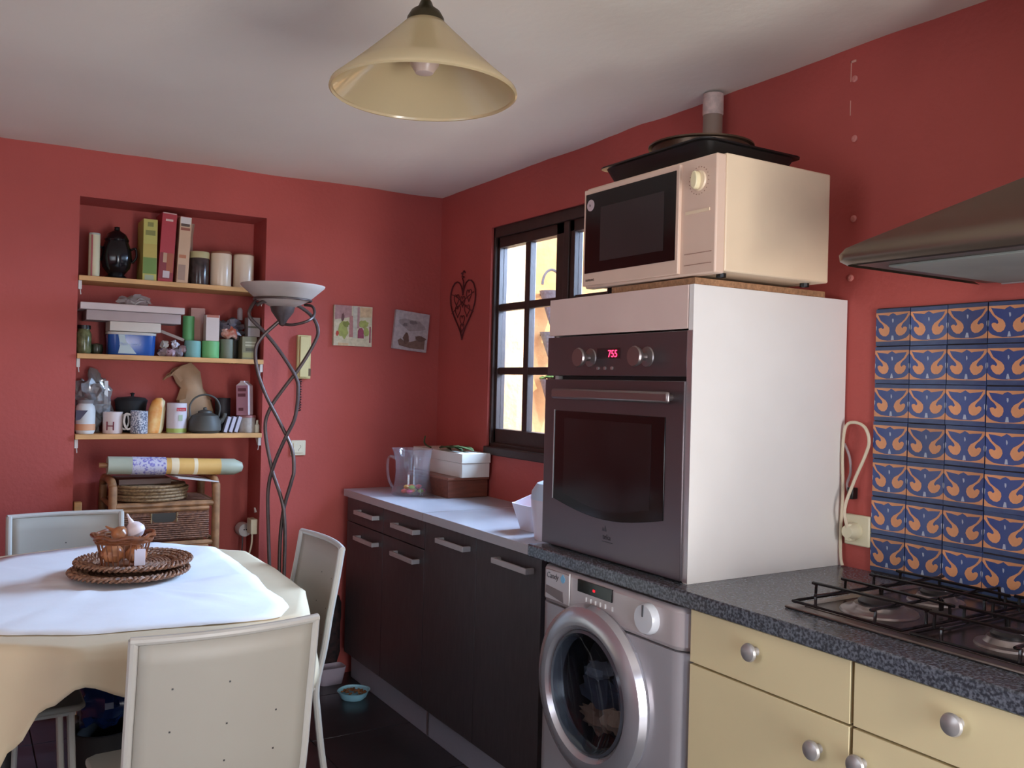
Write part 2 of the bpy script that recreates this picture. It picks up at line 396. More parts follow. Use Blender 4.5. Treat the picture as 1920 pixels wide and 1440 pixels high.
b=MB().prism(rprism(y0,y1,WMX-.002,-.03,.045),.7565,.858); b.build('control_panel',mat('pinkish silver panel',(190,180,180),.3,.3,var=.02),wm,bevel=.012)
for yy in (y0+.05,y1-.05):
    for xx in (-.54,-.09): MB().lathe([(.018,0),(.018,.012)],(xx,yy,0),12).build('foot',BLK,wm)
dy,dz=-2.101,.575
dr=MB().lathe([(.218,0),(.223,-.012),(.215,-.030),(.192,-.042),(.170,-.040),(.158,-.028),(.158,0)],(WMX,dy,dz),64,ax='x').build('door_ring',SILVD,wm)
MB().lathe([(.160,-.004),(.157,-.030),(.150,-.034),(.147,-.020),(.140,.0)],(WMX,dy,dz),64,ax='x').build('glass_rim',mat('dark glass rim',(88,92,100),.15,.3),wm)
MB().lathe([(.0,-.006),(.05,-.008),(.10,-.014),(.135,-.022),(.148,-.028)],(WMX,dy,dz),48,ax='x').build('porthole_glass',glass('door glass',(.75,.8,.85),.05),wm)
MB().lathe([(.1495,-.003),(.143,.02),(.135,.075),(.0,.080)],(WMX,dy,dz),48,ax='x',mi=0).build('gasket',mat('drum interior',(34,34,38),.4),wm)
LN1=mat('dark blue washing',(44,50,66),.9,var=.2); LN2=mat('beige washing',(160,130,110),.9,var=.2); LN3=mat('grey washing',(100,104,116),.9,var=.2)
b=MB().ball((WMX+.036,dy-.01,dz+.0),(.03,.10,.055),18,10,n=.6,seed=3); b.build('laundry',LN1,wm)
b=MB().ball((WMX+.03,dy-.055,dz-.06),(.028,.05,.035),16,9,n=.6,seed=5); b.build('laundry',LN2,wm)
b=MB().ball((WMX+.026,dy+.01,dz+.045),(.028,.05,.022),16,9,n=.6,seed=8,); b.xf(Matrix.Translation((0,0,0))).build('laundry',LN3,wm)
b=MB().ball((WMX+.034,dy+.03,dz-.085),(.028,.06,.03),16,9,n=.6,seed=12); b.build('laundry',mat('brown washing',(110,84,70),.9,var=.2),wm)
# detergent drawer, display, buttons, dial, lettering
px=WMX-.002
b=MB().box((px-.004,-1.985,.769),(px+.01,-1.874,.850)); b.build('detergent_drawer',MATS['pinkish silver panel'],wm,bevel=.002)
MB().prism([(-1.962,.772),(-1.958,.800),(-1.880,.806),(-1.877,.785)],px-.0055,px-.003,'x').build('drawer_grip',mat('recess grey',(120,110,110),.5),wm)
box((px-.004,-2.170,.818),(px+.002,-2.025,.850)).build('display',BLKG,wm,bevel=.0005)
text('88',.010,mat('red led',(255,40,50),.5,emit=((255,30,50),1.2)),wm,(px-.0046,-2.092,.829),(0,-1,0),(0,0,1),name='display_digits')
for i,yy in enumerate((-2.062,-2.082,-2.102,-2.122,-2.142,-2.172)):
    box((px-.004,yy-.0016,.797),(px+.001,yy+.0016,.808)).build('button',WHITE,wm)
MB().lathe([(.037,0),(.037,-.012),(.033,-.02),(.0,-.022)],(px,-2.311,.812),32,ax='x').build('dial',mat('pale dial',(214,216,220),.25),wm)
MB().box((px-.0235,-2.313,.818),(px-.021,-2.309,.846)).build('dial_pointer',mat('dark grey print',(80,80,84),.5),wm)
text('Candy',.022,MATS['dark grey print'],wm,(px-.0046,-1.880,.828),(0,-1,0),(0,0,1),shear=.15)
MB().prism([(-1.958+.010*math.sin(a)*(1 if math.cos(a)<.3 else .5),.836+.012*math.cos(a)) for a in [2*PI*i/14 for i in range(14)]],px-.0052,px-.004,'x').build('sticker',mat('light blue sticker',(120,180,215),.4),wm)
box((px-.0046,-1.988,.77),(px-.001,-1.986,.855)).build('panel_seam',WHITE,wm)

# oven tower
OY0,OY1=-2.384,-1.784; OX=-.553; OZT=1.606
tw=thing('oven_tower',(-.28,-2.08,ZW),'white melamine tower cabinet housing the built-in oven on the grey worktop','cabinet')
box((OX,OY0,ZW),(-.004,OY0+.0165,OZT)).build('side_panel',WHT,tw,bevel=.0008)
box((OX+.025,OY1-.016,ZW),(-.004,OY1,OZT)).build('side_panel',WHT,tw,bevel=.0008)
box((OX+.002,OY0+.018,OZT-.018),(-.004,OY1-.018,OZT)).build('top_panel',WHT,tw)
box((-.02,OY0+.018,ZW),(-.008,OY1-.018,OZT-.018)).build('back_panel',WHT,tw)
box((OX-.001,OY0+.019,1.502),(OX+.017,OY1-.003,OZT)).build('fascia',mat('pale pink beige fascia',(222,196,184),.4,var=.02),tw,bevel=.001)
tag(box((OX+.006,OY0+.004,OZT+.0005),(-.09,OY1-.28,OZT+.0165)).build('chipboard_sheet',CHIP,bevel=.0008),'thin brown chipboard sheet lying on top of the white oven tower','board')
OV=OX+.017
# oven
ov=thing('built_in_oven',(OV,-2.08,ZW),'stainless steel built-in oven with two knobs and red clock','oven')
box((OV+.02,OY0+.022,ZW+.004),(-.05,OY1-.022,1.498)).build('oven_body',mat('dark oven casing',(50,48,48),.5),ov)
box((OV-.018,-2.366,1.388),(OV+.02,-1.781,1.498)).build('control_panel',STEELD,ov,bevel=.002)
ovd=MB().box((OV-.024,-2.366,ZW+.004),(OV+.018,-1.781,1.378)).build('oven_door',STEELD,ov,bevel=.002)
box((OX-.0015,OY0+.0005,ZW+.003),(OX+.02,-2.3665,1.498)).build('side_flange',ALU,ov)
# glass with curved lower edge
pts=[(-1.836,1.290),(-2.304,1.290)]+[(-2.304+(.468)*i/12,1.040-.030*math.sin(PI*i/12)) for i in range(13)]
MB().prism(pts,OV-.0265,OV-.02,'x').build('oven_glass',BLKG,ovd,bevel=.001)
pts2=[(-1.885,1.270),(-2.255,1.270)]+[(-2.255+.37*i/12,1.06-.026*math.sin(PI*i/12)) for i in range(13)]
MB().prism(pts2,OV-.0270,OV-.0262,'x').build('inner_window',mat('oven inner glass',(38,33,33),.16,var=.3,scale=6),ovd)
box((OV-.0285,-1.837,1.04),(OV-.0255,-1.8345,1.292)).build('glass_edge',ALU,ovd)
b=MB().box((OV-.064,-2.352,1.324),(OV-.052,-1.868,1.352)).box((OV-.055,-2.33,1.330),(OV-.02,-2.31,1.346)).box((OV-.055,-1.91,1.330),(OV-.02,-1.89,1.346)); b.build('door_handle',STEEL,ovd,bevel=.006)
for yy in (-1.988,-2.222):
    MB().lathe([(.026,0),(.024,-.003),(.009,-.006),(.009,-.018),(.022,-.030),(.026,-.040),(.024,-.045),(.0,-.046)],(OV-.018,yy,1.437),28,ax='x').build('knob',STEEL,ov)
box((OV-.0195,-2.117,1.434),(OV-.017,-2.018,1.462)).build('display',mat('dark display',(60,42,44),.25),ov)
text('755',.027,mat('bright red led',(255,60,90),.5,emit=((255,40,80),6)),ov,(OV-.0202,-2.066,1.438),(0,-1,0),(0,0,1),name='clock_digits')
for i in range(3): MB().lathe([(.0045,0),(.0045,-.004),(.0,-.0045)],(OV-.018,-2.024-.03*i,1.409),10,ax='x').build('button',ALU,ov)
text('teka',.020,mat('dark logo print',(60,58,64),.5),ovd,(OV-.0246,-2.068,.960),(0,-1,0),(0,0,1))
MB().prism([(-2.084,.981),(-2.079,.996),(-2.074,.982),(-2.069,.990),(-2.066,.981)],OV-.0252,OV-.0242,'x').build('emblem',MATS['dark logo print'],ovd)
box((OV-.0252,-2.11,.953),(OV-.0242,-2.066,.9545)).build('emblem_bar',MATS['dark logo print'],ovd)

# microwave
MX0,MX1,MY0,MY1,MZ0,MZ1=-.556,-.168,-2.452,-1.958,1.632,1.904
mw=thing('microwave_oven',(-.36,-2.2,1.623),'yellowed cream microwave oven standing on the white tower','microwave')
box((MX0+.03,MY0,MZ0),(MX1,MY1,MZ1)).build('casing',CREAM,mw,bevel=.004)
b=MB().box((MX0,MY0,MZ0-.006),(MX0+.03,MY1,MZ1-.004)).build('front_frame',mat('pinkish cream front',(222,192,170),.45,var=.03),mw,bevel=.004)
md=box((MX0-.008,-2.336,MZ0+.0),(MX0+.004,MY1+.002,MZ1-.01)).build('door',MATS['pinkish cream front'],mw,bevel=.002)
box((MX0-.0095,-2.326,MZ0+.034),(MX0-.007,MY1-.008,MZ1-.024)).build('dark_glass',BLKG,md)
box((MX0-.0105,-2.285,MZ0+.062),(MX0-.009,MY1-.075,MZ1-.066)).build('viewing_window',mat('microwave mesh window',(58,50,50),.3,var=.2,scale=3),md)
MB().lathe([(.0,-.001),(.0155,-.001),(.0155,0)],(MX0-.0096,MY1-.030,MZ1-.055),24,ax='x').build('sticker',mat('pale sticker',(196,176,178),.5),md)
text('hi',.010,mat('grey print',(130,120,118),.6),md,(MX0-.0112,MY1-.025,MZ1-.058),(0,-1,0),(0,0,1))
MB().lathe([(.024,0),(.022,-.004),(.006,-.005)],(MX0,-2.394,1.845),28,ax='x').build('dial_base',CREAM,mw)
MB().prism([(-2.394+.011*math.sin(a),1.845+.021*math.cos(a)) for a in [2*PI*i/20 for i in range(20)]],MX0-.018,MX0-.004,'x').build('dial',CREAMD,mw,bevel=.002)
b=MB()
for i in range(22):
    a=2*PI*i/22+.1; b.box((MX0-.0006,-2.394+.032*math.cos(a)-.0012,1.845+.032*math.sin(a)-.0012),(MX0+.001,-2.394+.032*math.cos(a)+.0012,1.845+.032*math.sin(a)+.0012))
b.build('dial_marks',mat('brown print',(160,120,100),.6),mw)
box((MX0-.002,-2.432,1.77),(MX0+.002,-2.352,1.777)).build('mode_slot',CREAM,mw)
b=MB().box((MX0-.0008,-2.44,1.676),(MX0+.001,-2.35,1.6775)).box((MX0-.0008,-2.44,1.650),(MX0+.001,-2.35,1.6513)); b.build('door_button_outline',MATS['brown print'],mw)
text('SAMSUNG',.0085,mat('dark print',(90,70,64),.6),md,(MX0-.0086,MY1-.012,MZ0+.012),(0,-1,0),(0,0,1))
for yy in (MY0+.04,MY1-.04):
    for xx in (MX0+.06,MX1-.04): MB().lathe([(.012,OZT if yy>-2.064 else OZT+.017),(.012,MZ0)],(xx,yy,0),10).build('foot',BLK,mw)
# roasting tray and round pan on the microwave
TM=mat('black enamel',(20,19,20),.38)
def trayshape(cx,cy,zb,bw,bd,tw_,td,h,lip,rz=0,th=.0025):
    b=MB(); rings=[(bw-.01,bd-.01,zb+.003),(bw,bd,zb),(tw_,td,zb+h),(tw_+lip,td+lip,zb+h+.001),(tw_+lip,td+lip,zb+h+.005),(tw_-.004,td-.004,zb+h+.004),(bw-.006,bd-.006,zb+.006)]
    n=8; k0=0
    for (w_,d_,z) in rings:
        for q,(sx,sy) in enumerate(((1,1),(-1,1),(-1,-1),(1,-1))):
            for i in range(n//2):
                a=PI/2*q+PI/2*i/(n//2-1); r=.03
                b.v.append((cx+sx*(w_/2-r)+r*math.cos(a),cy+sy*(d_/2-r)+r*math.sin(a),z))
    m_=4*(n//2)
    for j in range(len(rings)-1):
        for i in range(m_): a=j*m_+i; c_=j*m_+(i+1)%m_; b.f.append((a,c_,c_+m_,a+m_)); b.m.append(0)
    b.f.append(tuple(range(m_))); b.m.append(0); b.f.append(tuple(range((len(rings)-1)*m_,len(rings)*m_))); b.m.append(0)
    return b
tr=tag(trayshape(-.352,-2.168,MZ1+.001,.28,.355,.325,.40,.050,.022).build('roasting_tray',TM),'black enamel roasting tray lying on top of the cream microwave','tray')
pn=thing('round_cake_tin',(-.365,-2.195,MZ1+.010),'round brown metal tin stacked inside the black roasting tray','tin')
MB().lathe([(.0,MZ1+.010),(.115,MZ1+.010),(.128,MZ1+.085),(.137,MZ1+.087),(.137,MZ1+.091),(.126,MZ1+.091),(.113,MZ1+.014),(.0,MZ1+.014)],(-.365,-2.195,0),48).build('pan',mat('brown metal',(98,78,62),.35,.6,var=.15),pn)

# ventilation pipe in the corner of wall and ceiling
pp=thing('ceiling_pipe',(-.075,-1.925,2.05),'short grey and white pipe running down from the ceiling behind the tray','pipe')
MB().lathe([(.030,2.10),(.030,2.205)],(-.045,-1.905,0),20).build('lower_pipe',mat('grey plastic pipe',(150,128,112),.5,var=.1),pp)
MB().lathe([(.0305,2.205),(.032,2.21),(.0315,2.27)],(-.045,-1.905,0),20).build('upper_sleeve',mat('peeling white paint',(220,196,184),.6,var=.15,scale=50),pp)
MB().lathe([(.030,1.63),(.030,2.10)],(-.045,-1.905,0),20).build('lower_pipe',MATS['grey plastic pipe'],pp)
# wall plugs and crack line
for i,(y,z) in enumerate([(-2.387,2.195),(-2.391,2.035),(-2.394,1.822),(-2.389,1.665)]):
    tag(MB().lathe([(.009,0),(.009,-.003),(.004,-.005),(.0,-.004)],(0,y,z),14,ax='x').build('screw_cover',mat('pink screw cover',(222,140,130),.5)),['round pink screw cover on the red wall, topmost of the column','round pink screw cover on the red wall, second from the top','round pink screw cover on the red wall, second from the bottom','round pink screw cover on the red wall, just above the white tower'][i],'screw cover','screw covers on the right wall')
struct(MB().box((-.0015,-2.3755,2.19),(.0,-2.3735,2.246)).box((-.0015,-2.376,2.10),(.0,-2.374,2.14)).box((-.0015,-2.39,2.240),(.0,-2.3735,2.246)).build('trim_1',mat('pale crack',(232,176,158),.8)))

# ============================================================ YELLOW CABINETS
YX=-.592
kb=mat('grey knob metal',(176,172,170),.35,.5)
def knob(y,z,par):
    return MB().lathe([(.009,0),(.0075,-.010),(.012,-.014),(.0180,-.018),(.0195,-.022),(.0175,-.027),(.010,-.0305),(.0,-.0315)],(YX,y,z),28,ax='x').build('knob',kb,par)
def ycab(ya,yb,knobs,lab):
    t=thing('kitchen_drawer_unit',(-.3,(ya+yb)/2,0),lab,'cabinet')
    MB().box((YX+.02,yb+.001,.1),(-.02,ya-.001,.864)).build('body',mat('drawer unit body',(70,50,34),.7),t,smooth=False)
    box((YX+.06,yb,.0),(YX+.075,ya,.1)).build('plinth',YEL,t)
    d=box((YX,yb+.0012,.7445),(YX+.018,ya-.0012,.862)).build('drawer_front',YEL,t,bevel=.0007); knob((ya+yb)/2+knobs[2],.819,d)
    d=box((YX,yb+.0012,.102),(YX+.018,ya-.0012,.7395)).build('door',YEL,t,bevel=.0007); knob(knobs[0],knobs[1],d)
ycab(-2.440,-2.868,(-2.800,.676,.018),'pale yellow kitchen unit beside the washing machine, drawer over door')
ycab(-2.874,-3.302,(-2.898,.684,.008),'pale yellow kitchen unit under the hob, drawer over door')
ycab(-3.308,-4.08,(-3.34,.684,.0),'wide pale yellow kitchen unit at the right end of the run')

# ============================================================ HOB
hob=thing('gas_hob',(-.27,-2.93,ZW),'stainless steel four-burner gas hob with black wire pan supports','hob')
HB=mat('hob steel',(132,120,114),.30,.8,var=.1,scale=5); HD=mat('dark burner',(34,31,32),.45)
hx0,hx1,hy0,hy1=-.515,-.055,-3.205,-2.640
b=MB().box((hx0,hy0,ZW+.0005),(hx1,hy1,ZW+.006)); b.build('hob_plate',HB,hob,bevel=.0025)
b=MB().box((hx0+.028,hy0+.03,ZW+.006),(hx1-.02,hy1-.03,ZW+.0075)); b.build('hob_well',mat('dark hob well',(84,74,72),.25,.7,var=.15,scale=6),hob,bevel=.0007)
BR=[(-.385,-2.775,.050),(-.19,-2.775,.038),(-.385,-3.045,.038),(-.19,-3.045,.045)]
for x,y,r in BR:
    q=MB().lathe([(r*1.55,0),(r*1.5,.004),(r*1.15,.006),(r*1.05,.010),(r*.98,.016),(r*.8,.017)],(x,y,ZW+.0076),36).build('burner_ring',STEEL,hob)
    MB().lathe([(r*.82,.017),(r*.84,.022),(r*.7,.027),(.0,.028)],(x,y,ZW+.0076),32).build('burner_cap',HD,hob)
b=None
def wire(pts,r=.0033): return MB().tube(smoothpath(pts,4),r,6)
WM=mat('black enamelled wire',(24,22,23),.22,.2)
zt,zb=ZW+.046,ZW+.016
for (ya,yb) in ((-2.645,-2.915),(-2.920,-3.195)):
    g=MB().tube([(hx0+.012,ya-.008,zb),(hx0+.012,yb+.008,zb),(hx1-.018,yb+.008,zb),(hx1-.018,ya-.008,zb)],.0035,6,closed=True)
    sp=g.build('support_frame',WM,hob)
    for xc in (-.385,-.19):
        ycn=(ya+yb)/2
        for s in (-.048,.048):
            wire([(xc+s*1.0,ya-.009,zb),(xc+s,ya-.010,zt-.004),(xc+s*.98,ya-.018,zt),(xc+s*.8,yb+.018,zt),(xc+s*.8,yb+.010,zt-.004),(xc+s*.8,yb+.009,zb)]).build('support_wire',WM,sp)
        for s in (-.07,.07):
            x0_=hx0+.013 if xc<-.3 else xc-.095; x1_=xc+.095 if xc<-.3 else hx1-.02
            wire([(x0_,ycn+s,zb),(x0_+.002,ycn+s,zt-.008),(x0_+.01,ycn+s*.9,zt-.006),(x1_-.01,ycn+s*.9,zt-.006),(x1_-.002,ycn+s,zt-.008),(x1_,ycn+s,zb)]).build('support_wire',WM,sp)
for i in range(4):
    MB().lathe([(.0155,0),(.0145,.018),(.012,.021),(.0,.0215)],(hx0+.11+.09*i,hy0+.014,ZW+.0062),20).build('control_knob',BLK,hob)

# ============================================================ EXTRACTOR HOOD
hd=thing('extractor_hood',(-.25,-3.185,1.62),'brushed steel pyramid extractor hood above the hob','extractor hood')
HS=mat('brushed hood steel',(128,112,98),.36,.8,var=.04,scale=2)
ya,yb=-2.735,-3.635; zb_=1.618
b=MB()
def ringpts(x,y0,y1,z,r=.03,n=6):
    P=[(0-.003,y0,z)]
    for i in range(n+1):
        a=PI/2*i/n; P.append((x+r-r*math.sin(a),y0-r+r*math.cos(a),z))
    for i in range(n+1):
        a=PI/2*i/n; P.append((x+r-r*math.cos(a),y1+r-r*math.sin(a),z))
    P.append((-.003,y1,z)); return P
levels=[(-.495,ya-.010,yb+.010,zb_,.035),(-.508,ya+.002,yb-.002,zb_+.008,.04),(-.510,ya+.003,yb-.003,zb_+.020,.04),(-.500,ya-.004,yb+.004,zb_+.034,.04),(-.465,ya-.03,yb+.03,zb_+.052,.03),(-.275,-3.055,-3.315,1.80,.012),(-.265,-3.06,-3.31,1.815,.012)]
R=[ringpts(x,p,q,z,r) for x,p,q,z,r in levels]
n=len(R[0])
for r_ in R: b.v+=r_
for j in range(len(R)-1):
    for i in range(n-1): a=j*n+i; b.f.append((a,a+1,a+1+n,a+n)); b.m.append(0)
b.f.append(tuple(range((len(R)-1)*n,len(R)*n))); b.m.append(0)
b.build('canopy',HS,hd,ang=50)
box((-.262,-3.307,1.81),(-.003,-3.063,2.30)).build('chimney',HS,hd,bevel=.002)
b=MB().box((-.47,ya-.03,zb_+.001),(-.012,yb+.03,zb_+.006)); b.build('underside',mat('hood underside',(96,86,80),.4,.6),hd)
b=MB().box((-.43,ya-.075,zb_-.004),(-.03,-3.18,zb_+.001)).build('grease_filter',mat('grey green filter',(150,156,148),.5,.3,var=.15,scale=4),hd,bevel=.001)
box((-.43,-3.185,zb_-.004),(-.03,yb+.075,zb_+.001)).build('grease_filter',MATS['grey green filter'],hd,bevel=.001)
box((-.028,ya-.075,zb_-.006),(-.022,yb+.075,zb_+.001)).build('edge_strip',ALU,hd)
for i in range(3): MB().lathe([(.009,0),(.009,-.006),(.0,-.007)],(-.506,-3.15-.04*i,zb_+.016),14,ax='x').build('switch',ALU,hd)

# ============================================================ WALL TILES
TB=mat('blue glazed tile',(52,72,128),.22,rgb2=(70,84,120),scale=10,objvar=.22,coat=.3)
TO=mat('orange tile glaze',(214,148,104),.3,var=.12,scale=18,objvar=.12)
TS=mat('slate blue tile band',(74,90,118),.25,rgb2=(50,62,98),scale=20,objvar=.18)
TWm=mat('white tile drop',(170,176,190),.3,objvar=.1)
TG=mat('dark tile grout',(50,40,44),.8)
TWD,THT=.0985,.0957
ts=struct(box((-.003,-2.475-TWD*14,ZW-.03),(.0,-2.475,1.578)).build('trim_2',TG,smooth=False))
def tile_mesh(seed):
    rnd=random.Random(seed); b=MB(); g=.0012
    X0,X1=-.009,-.003; top=-X0
    b.box((X0,g,g),(X1,TWD-g,THT-g),0)
    W_=TWD-2*g
    # u to the right in the picture (towards -y), v downward; v 0 = tile top
    def P(u,v,o=0): return (X0-.0003-o,TWD-g-u*W_,THT-g-v*(THT-2*g))
    def poly(pts,mi,o=0): 
        b.face([P(u+rnd.uniform(-.006,.006) if 0<u<1 else u,v+rnd.uniform(-.005,.005) if 0<v<1 else v,o) for u,v in pts],mi)
    T,Bt=.10,.885    # bands
    poly([(0,0),(1,0),(1,T),(0,T)],2); poly([(0,Bt),(1,Bt),(1,1),(0,1)],2)
    # orange scalloped strip
    poly([(0,T),(1,T),(1,T+.02),(.9,T+.055),(.78,T+.065),(.7,T+.075),(.62,T+.09),(.57,T+.06),(.5,T+.02),(.43,T+.06),(.38,T+.09),(.3,T+.075),(.22,T+.065),(.1,T+.055),(0,T+.02)],1)
    for sgn in (0,1):
        m_=(lambda p:(1-p[0],p[1])) if sgn else (lambda p:p)
        cpts=[(.0,T+.01),(.05,T+.02),(.09,.22),(.15,.31),(.24,.38),(.34,.44),(.40,.52),(.415,.60),(.38,.69),(.31,.745),(.22,.74),(.14,.68),(.09,.60),(.08,.54),(.12,.505),(.17,.51),(.21,.545),(.245,.51),(.23,.46),(.18,.40),(.10,.33),(.04,.24),(.0,.19)]
        poly([m_(p) for p in cpts],1,.0002)
        poly([m_(p) for p in [(0,.70),(.04,.75),(.10,.80),(.2,.84),(.35,.862),(.5,.866),(.5,.885),(0,.885)]],1)
        poly([m_(p) for p in [(0,.44),(.022,.47),(.02,.55),(0,.60)]],3,.0001)
    poly([(.485,.27),(.52,.28),(.53,.34),(.505,.39),(.485,.34)],3); poly([(.48,.73),(.52,.73),(.545,.85),(.455,.85)],3)
    return b
protos=[]
for r in range(7):
    for c in range(13):
        if len(protos)<5:
            o=tile_mesh(len(protos)+1).build('tile',[TB,TO,TS,TWm],ts,smooth=False); protos.append(o)
        else:
            o=random.choice(protos).copy(); C.objects.link(o); o.parent=ts
        o.location=(random.uniform(-.0007,.0007),-2.475-TWD*(c+1)+random.uniform(-.0006,.0006),1.576-THT*(r+1)+random.uniform(-.0008,.0008))
        o.rotation_euler=(random.uniform(-.008,.008),0,random.uniform(-.004,.004))

# socket and cables between tower and tiles
so=thing('wall_socket',(0,-2.44,1.0),'cream double wall socket with a white plug beside the tiles','socket')
box((-.014,-2.474,.962),(-.0,-2.398,1.042)).build('face_plate',mat('cream socket plastic',(222,212,180),.4),so,bevel=.004)
MB().lathe([(.022,0),(.022,-.02),(.016,-.034),(.0,-.035)],(-.014,-2.432,1.0),20,ax='x').build('plug',MATS['cream socket plastic'],so)
box((-.047,-2.440,.975),(-.02,-2.424,1.022)).build('plug_grip',MATS['cream socket plastic'],so,bevel=.004)
CB=mat('cream cable',(222,206,178),.5)
tag(MB().tube(smoothpath([(-.045,-2.432,1.01),(-.055,-2.430,1.06),(-.03,-2.437,1.13),(-.02,-2.462,1.20),(-.02,-2.472,1.238),(-.02,-2.458,1.272),(-.02,-2.425,1.283),(-.02,-2.399,1.268),(-.02,-2.392,1.2),(-.02,-2.396,1.1),(-.02,-2.392,1.0),(-.02,-2.394,.93),(-.02,-2.40,.905)],6),.0042,8).build('power_cable',CB),'thick cream cable looping above the wall socket','cable')
tag(MB().tube(smoothpath([(-.012,-2.391,1.225),(-.012,-2.408,1.19),(-.012,-2.412,1.15),(-.012,-2.402,1.12),(-.012,-2.408,1.10),(-.012,-2.423,1.095)],6),.0035,8).build('power_cable',mat('grey cable',(170,150,150),.5)),'thin grey cable curving down beside the white tower','cable')
tag(box((-.022,-2.428,1.082),(-.001,-2.410,1.112)).build('cable_clip',BLK,bevel=.002),'small black cable clip on the red wall above the socket','clip')

# ============================================================ ITEMS ON THE PALE WORKTOP
ZT=.8625
bxm=mat('dark red wooden box',(130,76,58),.45,var=.15,scale=10,stretch=(1,8,8))
t=thing('wooden_box',(-.125,-.33,ZT),'dark reddish wooden box under the white cardboard box','box')
box((-.208,-.53,ZT),(-.012,-.15,ZT+.076)).build('box_body',bxm,t,bevel=.002)
box((-.213,-.535,ZT+.076),(-.008,-.145,ZT+.088)).build('lid',mat('paler box lid edge',(150,96,76),.35,var=.1),t,bevel=.003)
t=thing('white_box',(-.09,-.32,ZT+.0885),'white cardboard box with lid on the wooden box near the window','box')
cb=mat('white card',(228,220,206),.7,var=.02)
box((-.155,-.552,ZT+.0885),(-.018,-.075,ZT+.150)).build('box_body',cb,t,bevel=.001)
box((-.158,-.555,ZT+.151),(-.015,-.072,ZT+.192)).build('lid',cb,t,bevel=.001)
# leafy cutting on the box
t=thing('leafy_cutting',(-.1,-.4,ZT+.193),'long green leaves lying on the white cardboard box','leaves')
lf=mat('green leaf',(92,112,66),.5,var=.3,scale=20)
for i in range(7):
    a=random.uniform(-.35,.35); cx,cy=-.10+random.uniform(-.03,.03),-.36+random.uniform(-.09,.03)
    L_=random.uniform(.16,.24); b=MB(); nn=8
    for k in range(nn+1):
        u=k/nn; w_=.014*math.sin(PI*min(1,u*1.02))+.001; x=cx+math.sin(a)*(u-.5)*L_; y=cy-math.cos(a)*(u-.5)*L_; z=ZT+.1945+.003*i*.6+.012*math.sin(u*PI)*random.uniform(.7,1.2)
        b.v+=[(x-w_*math.cos(a),y-w_*math.sin(a),z+.002),(x,y,z-.001),(x+w_*math.cos(a),y+w_*math.sin(a),z+.002)]
    for k in range(nn):
        for q in (0,1): s_=k*3+q; b.f.append((s_,s_+1,s_+4,s_+3)); b.m.append(0)
    b.build('leaf',lf,t,solid=.001)
MB().tube(smoothpath([(-.14,-.22,ZT+.196),(-.145,-.18,ZT+.205),(-.15,-.17,ZT+.22),(-.13,-.14,ZT+.245)],5),[.004]*15+[.001],6).build('stem',lf,t)
# plastic jug with sweets
jx,jy=-.293,-.352
t=thing('plastic_jug',(jx,jy,ZT),'clear plastic jug with some bright sweets in its bottom','jug')
PLG=glass('clear plastic',(.95,.95,.97),.06,.06,haze=.05)
pr_=[(.0,0),(.088,0),(.094,.006),(.091,.012),(.080,.05),(.075,.10),(.077,.15),(.084,.198),(.088,.203)]
pr2=[(r-.0025,h+.003) for r,h in pr_[1:]][::-1]
def spout(a,h): return 1+(.12*max(0,math.cos(a-2.3))**8 if h>.15 else 0)
MB().lathe(pr_+[(.0855,.203)]+[(r-.003,h) for r,h in pr_[3:8][::-1]]+[(.08,.008),(0,.008)],(jx,jy,ZT),40,mod=spout).build('jug_body',PLG,t)
hdir=Vector((-.72,.69,0))
MB().tube(smoothpath([Vector((jx,jy,ZT+.155))+hdir*.078,Vector((jx,jy,ZT+.165))+hdir*.105,Vector((jx,jy,ZT+.14))+hdir*.118,Vector((jx,jy,ZT+.07))+hdir*.112,Vector((jx,jy,ZT+.02))+hdir*.088],5),.006,8).build('jug_handle',PLG,t)
cols=[((225,45,35),'red'),((240,105,20),'orange'),((235,170,50),'yellow'),((215,45,110),'pink'),((150,190,60),'green'),((235,100,80),'coral')]
for i in range(18):
    a=random.random()*2*PI; q=.056*math.sqrt(random.random()); c_,cn=cols[i%6]
    z=ZT+.0175+(.018 if i>11 else 0); 
    if i>11: q*=.6
    tag(MB().ball((jx+q*math.cos(a),jy+q*math.sin(a),z),(.015,.011,.009),10,6,n=.2,seed=i).build('sweet',mat(cn+' sweet',c_,.35)),cn+' wrapped sweet '+['at the edge of','in the middle of','on top of'][i//6]+' the sweets in the clear jug','sweet','sweets in the jug')
# white plastic tub with oranges and white bin beside the oven
t=thing('white_scoop_tub',(-.30,-1.31,ZT),'open white plastic tub with a scooped rim holding oranges','tub')
wp=mat('lilac white plastic',(216,208,218),.35,var=.02)
b=MB(); n=16; N_=20
def rrect(w_,d_,z,cx,cy,r=.02,cut=None):
    P=[]
    for q,(sx,sy) in enumerate(((1,1),(-1,1),(-1,-1),(1,-1))):
        for i in range(5):
            a=PI/2*q+PI/2*i/4; P.append((cx+sx*(w_/2-r)+r*math.cos(a),cy+sy*(d_/2-r)+r*math.sin(a),z))
    return P
def tub(w0,d0,w1,d1,h,cx,cy,z0,th=.003,scoop=0):
    b=MB(); rings=[rrect(w0,d0,z0,cx,cy),rrect(w1,d1,z0+h,cx,cy),rrect(w1-2*th,d1-2*th,z0+h,cx,cy),rrect(w0-2*th,d0-2*th,z0+th,cx,cy)]
    for q in (1,2): rings[q]=[(x,y,z-scoop*(.5-.5*math.tanh((x-cx+w1*.18)/.02))) for x,y,z in rings[q]]
    for r_ in rings: b.v+=r_
    m_=20
    for j in range(3):
        for i in range(m_): a=j*m_+i; c_=j*m_+(i+1)%m_; b.f.append((a,c_,c_+m_,a+m_)); b.m.append(0)
    b.f.append(tuple(range(m_))); b.m.append(0); b.f.append(tuple(range(3*m_,4*m_))); b.m.append(0)
    return b
